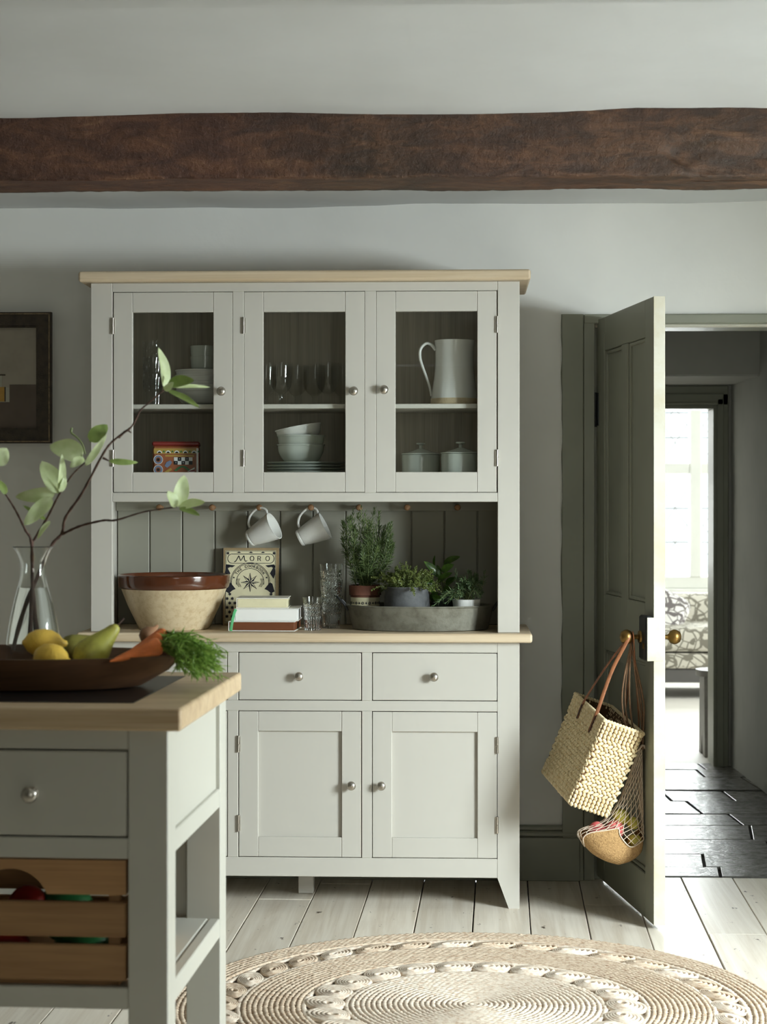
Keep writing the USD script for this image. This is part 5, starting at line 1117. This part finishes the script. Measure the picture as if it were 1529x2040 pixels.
def branch(name, label, stems, leaves, buds=()):
    """stems: lists of (u, v, depth); leaves: (base, tip, width in px, depth, dark)"""
    p0 = atZ(stems[0][0][0], stems[0][0][1], stems[0][0][2]); t = thing(name, label, 'branch', p0)
    for k, sm in enumerate(stems):
        P = spline([atZ(*q) for q in sm], 8 * len(sm)); r = np.linspace(.0040 if k == 0 else .0030, .0014, len(P)); part(t, 'stem', tube(P, r * (1 + .12 * np.sin(np.arange(len(P)) * 1.7)), 8), M['bark'], smooth=True)
    for (bu, bv), (tu, tv), wd, Z, dk, tz in leaves:
        b, e = atZ(bu, bv, Z), atZ(tu, tv, Z + tz); part(t, 'leaf', leaf_mesh(b, e, wd * 1.15 * g_, toC(np.array([rg.normal(.6, .3), -1, rg.normal(.55, .3)])), curl=rg.uniform(-.05, .15), fold=rg.uniform(.1, .3), n=12), M['leafd' if dk else 'leaf'], smooth=True)
    for q in buds: part(t, 'bud', cat([tube(spline([atZ(*a) for a in q], 12), np.linspace(.0014, .0024, 12), 6)]), M['greenstem'], smooth=True)
    return t
rg = np.random.default_rng(3)
ZA, ZBb = 3.97, 3.93
branch('leafy_branch', 'long forked branch leaning right in the carafe, leaves only at its two tips',
       [[(28, 1318, 3.95), (60, 1190, 3.965), (100, 1092, 3.97), (123, 1063, 3.97), (131, 1030, 3.96), (165, 980, 3.95), (205, 905, 3.93), (226, 878, 3.93), (262, 850, 3.92), (280, 818, 3.92), (296, 803, 3.92), (330, 774, 3.92)], [(124, 1064, 3.97), (160, 1048, 3.95), (205, 1037, 3.93), (232, 1036, 3.92), (290, 1019, 3.91), (352, 1010, 3.9)], [(236, 872, 3.93), (252, 858, 3.93), (262, 862, 3.93)], [(205, 912, 3.93), (217, 918, 3.93)]],
       [((330, 775), (319, 691), 23, 3.92, 0, .0), ((334, 764), (386, 757), 24, 3.91, 1, -.02), ((335, 777), (398, 811), 17, 3.91, 1, -.04), ((340, 771), (419, 770), 7, 3.92, 0, .03), ((328, 778), (345, 762), 12, 3.9, 0, -.02),
        ((352, 1010), (334, 978), 24, 3.9, 0, -.01), ((354, 1010), (368, 946), 27, 3.91, 0, .02), ((357, 1008), (408, 1000), 23, 3.9, 0, -.02), ((358, 1011), (398, 1027), 15, 3.89, 1, -.03), ((217, 918), (276, 922), 11, 3.93, 1, .02)])
branch('leafy_branch', 'middle branch in the carafe, rising right with many broad pale leaves', [[(76, 1330, 3.99), (66, 1190, 3.975), (64, 1090, 3.96), (70, 1072, 3.96), (95, 1030, 3.95), (118, 985, 3.94), (145, 945, 3.93), (171, 920, 3.92)]],
       [((165, 912), (99, 884), 42, 3.93, 0, .02), ((179, 880), (214, 845), 27, 3.93, 1, .02), ((170, 928), (213, 866), 13, 3.92, 0, -.02), ((167, 912), (140, 930), 17, 3.91, 0, -.02), ((118, 983), (84, 917), 36, 3.94, 0, .02), ((119, 981), (125, 905), 15, 3.93, 0, -.03), ((121, 980), (131, 948), 12, 3.92, 0, 0),
        ((112, 980), (30, 991), 25, 3.94, 0, .0), ((103, 990), (48, 1047), 28, 3.93, 0, -.03), ((91, 1035), (46, 1007), 11, 3.92, 1, 0), ((100, 1038), (74, 1072), 10, 3.93, 0, -.02)], [[(170, 905, 3.92), (164, 884, 3.92), (152, 870, 3.92), (142, 862, 3.92), (143, 852, 3.92)]])
branch('leafy_branch', 'thin branch leaning left out of the carafe, cut off by the picture edge', [[(58, 1330, 3.96), (64, 1190, 3.955), (63, 1085, 3.95), (50, 1055, 3.94), (30, 1015, 3.93), (8, 980, 3.92), (-20, 940, 3.9)]], [((-10, 925), (14, 893), 30, 3.9, 0, 0), ((12, 985), (-4, 955), 14, 3.9, 1, 0), ((-20, 940), (-50, 900), 30, 3.9, 0, 0)])

# ================================================================== the rug
RC, RR = np.array([.0404, 4.687]), .771
rug = thing('jute_rug', 'round braided jute rug with rings of scalloped loops', 'rug', (RC[0], RC[1], 0))
def rope_ring(r, w, h, twist, seed, a0=0, a1=2 * PI, lift=0.0):
    n = max(24, int(r * (a1 - a0) / .0075)); full = a1 - a0 > 6.2; a = np.linspace(a0, a1, n, endpoint=not full); q = np.linspace(0, 2 * PI, 6, endpoint=False); rg_ = np.random.default_rng(seed)
    ph = a * r / .0105; k = 1 + .20 * np.sin(ph[:, None] * PI + q[None] * 1.0 + twist) + rg_.normal(0, .05, (n, 6))
    rr = r + w / 2 * 1.06 * np.cos(q)[None] * k + (rg_.normal(0, .0006, n))[:, None]; z = h / 2 + lift + h / 2 * np.sin(q)[None] * k; v = np.stack([rr * np.cos(a)[:, None], rr * np.sin(a)[:, None], np.maximum(z, .0005)], -1).reshape(-1, 3); f = []
    i = np.arange(n if full else n - 1)[:, None]; j = np.arange(6)[None]; l = (j + 1) % 6; i2 = (i + 1) % n
    A, B_, C_, D_ = i * 6 + j, i * 6 + l, i2 * 6 + l, i2 * 6 + j; f = np.vstack([np.stack([A, D_, C_], -1).reshape(-1, 3), np.stack([A, C_, B_], -1).reshape(-1, 3)]); return v, f
def band(name, r0, r1, w, h, mt, seed):
    n = max(1, round((r1 - r0) / w)); out = [rope_ring(r0 + (r1 - r0) * (k + .5) / n, (r1 - r0) / n, h, k * 2.1, seed + k) for k in range(n)]; part(rug, name, cat(out), M[mt], smooth=True, local=True, kind='stuff')
band('outer_band', .688, RR, .0138, .013, 'jute', 1); band('ring_band', .440, .590, .0136, .012, 'jute', 20); band('centre_disc', .006, .318, .0136, .012, 'jutep', 60)
band('joining_cord', .672, .688, .012, .010, 'jutep', 90); band('joining_cord', .590, .604, .012, .010, 'jutep', 95); band('joining_cord', .426, .440, .012, .010, 'jutep', 97); band('joining_cord', .318, .332, .012, .010, 'jutep', 99)
def scallop(r, wd, ln, seed):
    """a leaf-shaped coil of rope arcs, lying across the ring"""
    out = []; q = 5
    for k in range(q):
        s_ = 1 - k / q * .88; P = [(ln * .5 * s_ * math.cos(a) + (1 - s_) * ln * .22, wd * .5 * s_ * math.sin(a), .0058 + .0008 * k) for a in np.linspace(0, 2 * PI, 20, endpoint=False)]
        out.append(tube(P, wd * .085, 5, close=True))
    return cat(out)
def scallops(r, n, wd, ln, name, skew, mt):
    for k in range(n):
        a = 2 * PI * k / n; m_ = scallop(r, wd, ln, k); R = rot(RZ, math.degrees(a) + 90 + skew); part(rug, name, tf(m_, R, (r * math.cos(a), r * math.sin(a), 0)), M[mt if k % 3 else 'jutep'], smooth=True, local=True)
scallops(.638, 34, .062, .122, 'scallop', 26, 'jute'); scallops(.379, 22, .086, .112, 'scallop', 30, 'jutep')

# ================================================================== the picture on the wall
fa, fb = at(103, 622, YB - .02), at(103, 883, YB - .02); x1, z1, z0 = fa[0], fa[2], fb[2]; x0 = x1 - .60; fw = .052
pf = thing('framed_picture', 'small still life painting in a worn dark frame on the wall left of the dresser', 'picture', ((x0 + x1) / 2, YB, z0))
def mitre(a, b, inn_a, inn_b, y0, y1): return hull([(*q[:1], y, q[1]) for q in (a, b, inn_a, inn_b) for y in (y0, y1)])
def framering(name, d0, d1, y0, y1, mt):
    o_, n_ = [(x0 + d0, z0 + d0), (x1 - d0, z0 + d0), (x1 - d0, z1 - d0), (x0 + d0, z1 - d0)], [(x0 + d1, z0 + d1), (x1 - d1, z0 + d1), (x1 - d1, z1 - d1), (x0 + d1, z1 - d1)]
    for k in range(4): part(pf, name, mitre(o_[k], o_[(k + 1) % 4], n_[k], n_[(k + 1) % 4], y0, y1), M[mt], smooth=False)
framering('frame_side', 0, fw - .008, YB - .030, YB - .008, 'frame'); framering('frame_bead', .004, .008, YB - .034, YB - .028, 'gilt'); framering('frame_slip', fw - .009, fw, YB - .025, YB - .008, 'frame')
part(pf, 'canvas', bx(x0 + fw - .004, x1 - fw + .004, YB - .016, YB - .009, z0 + fw - .004, z1 - fw + .004, .0005), M['pic1'], label='painted canvas with a jar on a table')
yc = YB - .0163; zt = at(50, 766, yc)[2]; xt = at(19, 766, yc)[0]; xr = x1 - fw
def pp(name, a, b, c, d, mt, dz=0): part(pf, name, bx(a, b, yc - .0006 - dz, yc - dz, c, d, .0002), M[mt], smooth=False)
pp('painted_table', xt, xr, z0 + fw, zt, 'pic2'); pp('painted_table', x0 + fw, xt, z0 + fw, at(10, 801, yc)[2], 'pic2'); pp('painted_cloth', x0 + .2, xt, at(10, 801, yc)[2], at(10, 772, yc)[2], 'pic4')
pp('painted_jar', x0 + .34, at(9, 780, yc)[0], at(5, 800, yc)[2], at(5, 771, yc)[2], 'pic3', .0007); pp('painted_jar_shadow', at(9, 780, yc)[0], at(11.5, 780, yc)[0], at(5, 800, yc)[2], at(5, 771, yc)[2], 'frame', .0007); pp('painted_jar_lip', x0 + .34, at(11, 747, yc)[0], at(5, 748.5, yc)[2], at(5, 745.5, yc)[2], 'frame', .0007); pp('painted_jar_neck', x0 + .34, at(4, 747, yc)[0], at(5, 771, yc)[2], at(5, 748, yc)[2], 'pic4', .0007)

# ================================================================== the far room
YS = 12.0
sa = at(1300, 1333, YS); sx0, sx1 = .25, 2.45
sf = thing('sofa', 'pale floral patterned sofa under the window of the far room', 'sofa', (1.35, YS + .45, 0))
zs = lambda v, Y=YS: float(at(1380, v, Y)[2])
part(sf, 'seat_cushion', rbox(sx0, sx1, YS, YS + .80, zs(1300), zs(1250), .05, 4), M['floral'], smooth=60); part(sf, 'seat_base', rbox(sx0, sx1, YS + .012, YS + .85, zs(1333), zs(1302), .02, 3), M['floral'], smooth=60)
part(sf, 'backrest', rbox(sx0, sx1, YS + .62, YS + .88, zs(1300), zs(1183, YS + .6), .07, 4), M['floral'], smooth=60)
for x in (sx0 - .18, sx1): part(sf, 'arm', rbox(x, x + .18, YS + .01, YS + .88, zs(1333), .62, .06, 4), M['floral'], smooth=60)
part(sf, 'plinth', bx(sx0 - .16, sx1 + .16, YS + .03, YS + .84, zs(1361), zs(1334), .006), M['sofawood'])
for x in (sx0 - .12, sx1 + .08):
    for y in (YS + .06, YS + .76): part(sf, 'foot', bx(x, x + .05, y, y + .05, 0, zs(1361)), M['sofawood'])
cpos = at(1318, 1218, YS + .33); v, f = rbox(-.17, .17, -.065, .065, -.15, .15, .064, 4); v = np.array(v); v[:, 1] *= 1.25 - 3.6 * (v[:, 0] ** 2 + v[:, 2] ** 2) / .08 * .2
solo('sofa_cushion', tf((v, f), rot(RY, 28) @ rot(RX, -18), cpos + [0, 0, .0]), M['floral2'], 'white cushion with a dark print on the far sofa, cut off by the door edge', 'cushion', smooth=60)
sp = at(1416, 1510, 9.27); zt_ = float(at(1410, 1338, 9.27)[2])
so = thing('wooden_stool', 'grey wooden stool with a rounded top just beyond the far doorway', 'stool', (sp[0] + .06, 9.36, 0))
stx = at(1394, 1340, 9.27)[0]
part(so, 'seat', prism(Polygon([(stx + .34 * .5 + .17 * math.copysign(abs(math.cos(a)) ** .6, math.cos(a)) , 9.40 + .12 * math.copysign(abs(math.sin(a)) ** .8, math.sin(a))) for a in np.linspace(0, 2 * PI, 40, endpoint=False)]), .030) if False else mv(prism(Polygon([(stx + .17 + .17 * math.copysign(abs(math.cos(a)) ** .6, math.cos(a)), 9.40 + .12 * math.copysign(abs(math.sin(a)) ** .8, math.sin(a))) for a in np.linspace(0, 2 * PI, 40, endpoint=False)]), .030), (0, 0, zt_ - .030)), M['stool'], smooth=30)
lgx = at(1406, 1400, 9.27)[0]
for x in (lgx, lgx + .22):
    nt = Polygon([(9.29, 0), (9.36, 0), (9.40, .10), (9.44, 0), (9.51, 0), (9.49, zt_ - .031), (9.31, zt_ - .031)]); v, f = prism(nt, .034); part(so, 'slab_leg', (np.c_[x + .034 - v[:, 2], v[:, 0], v[:, 1]], f[:, ::-1]), M['stool'])
part(so, 'stretcher', bx(lgx + .034, lgx + .22, 9.38, 9.41, .14, .18), M['stool'])
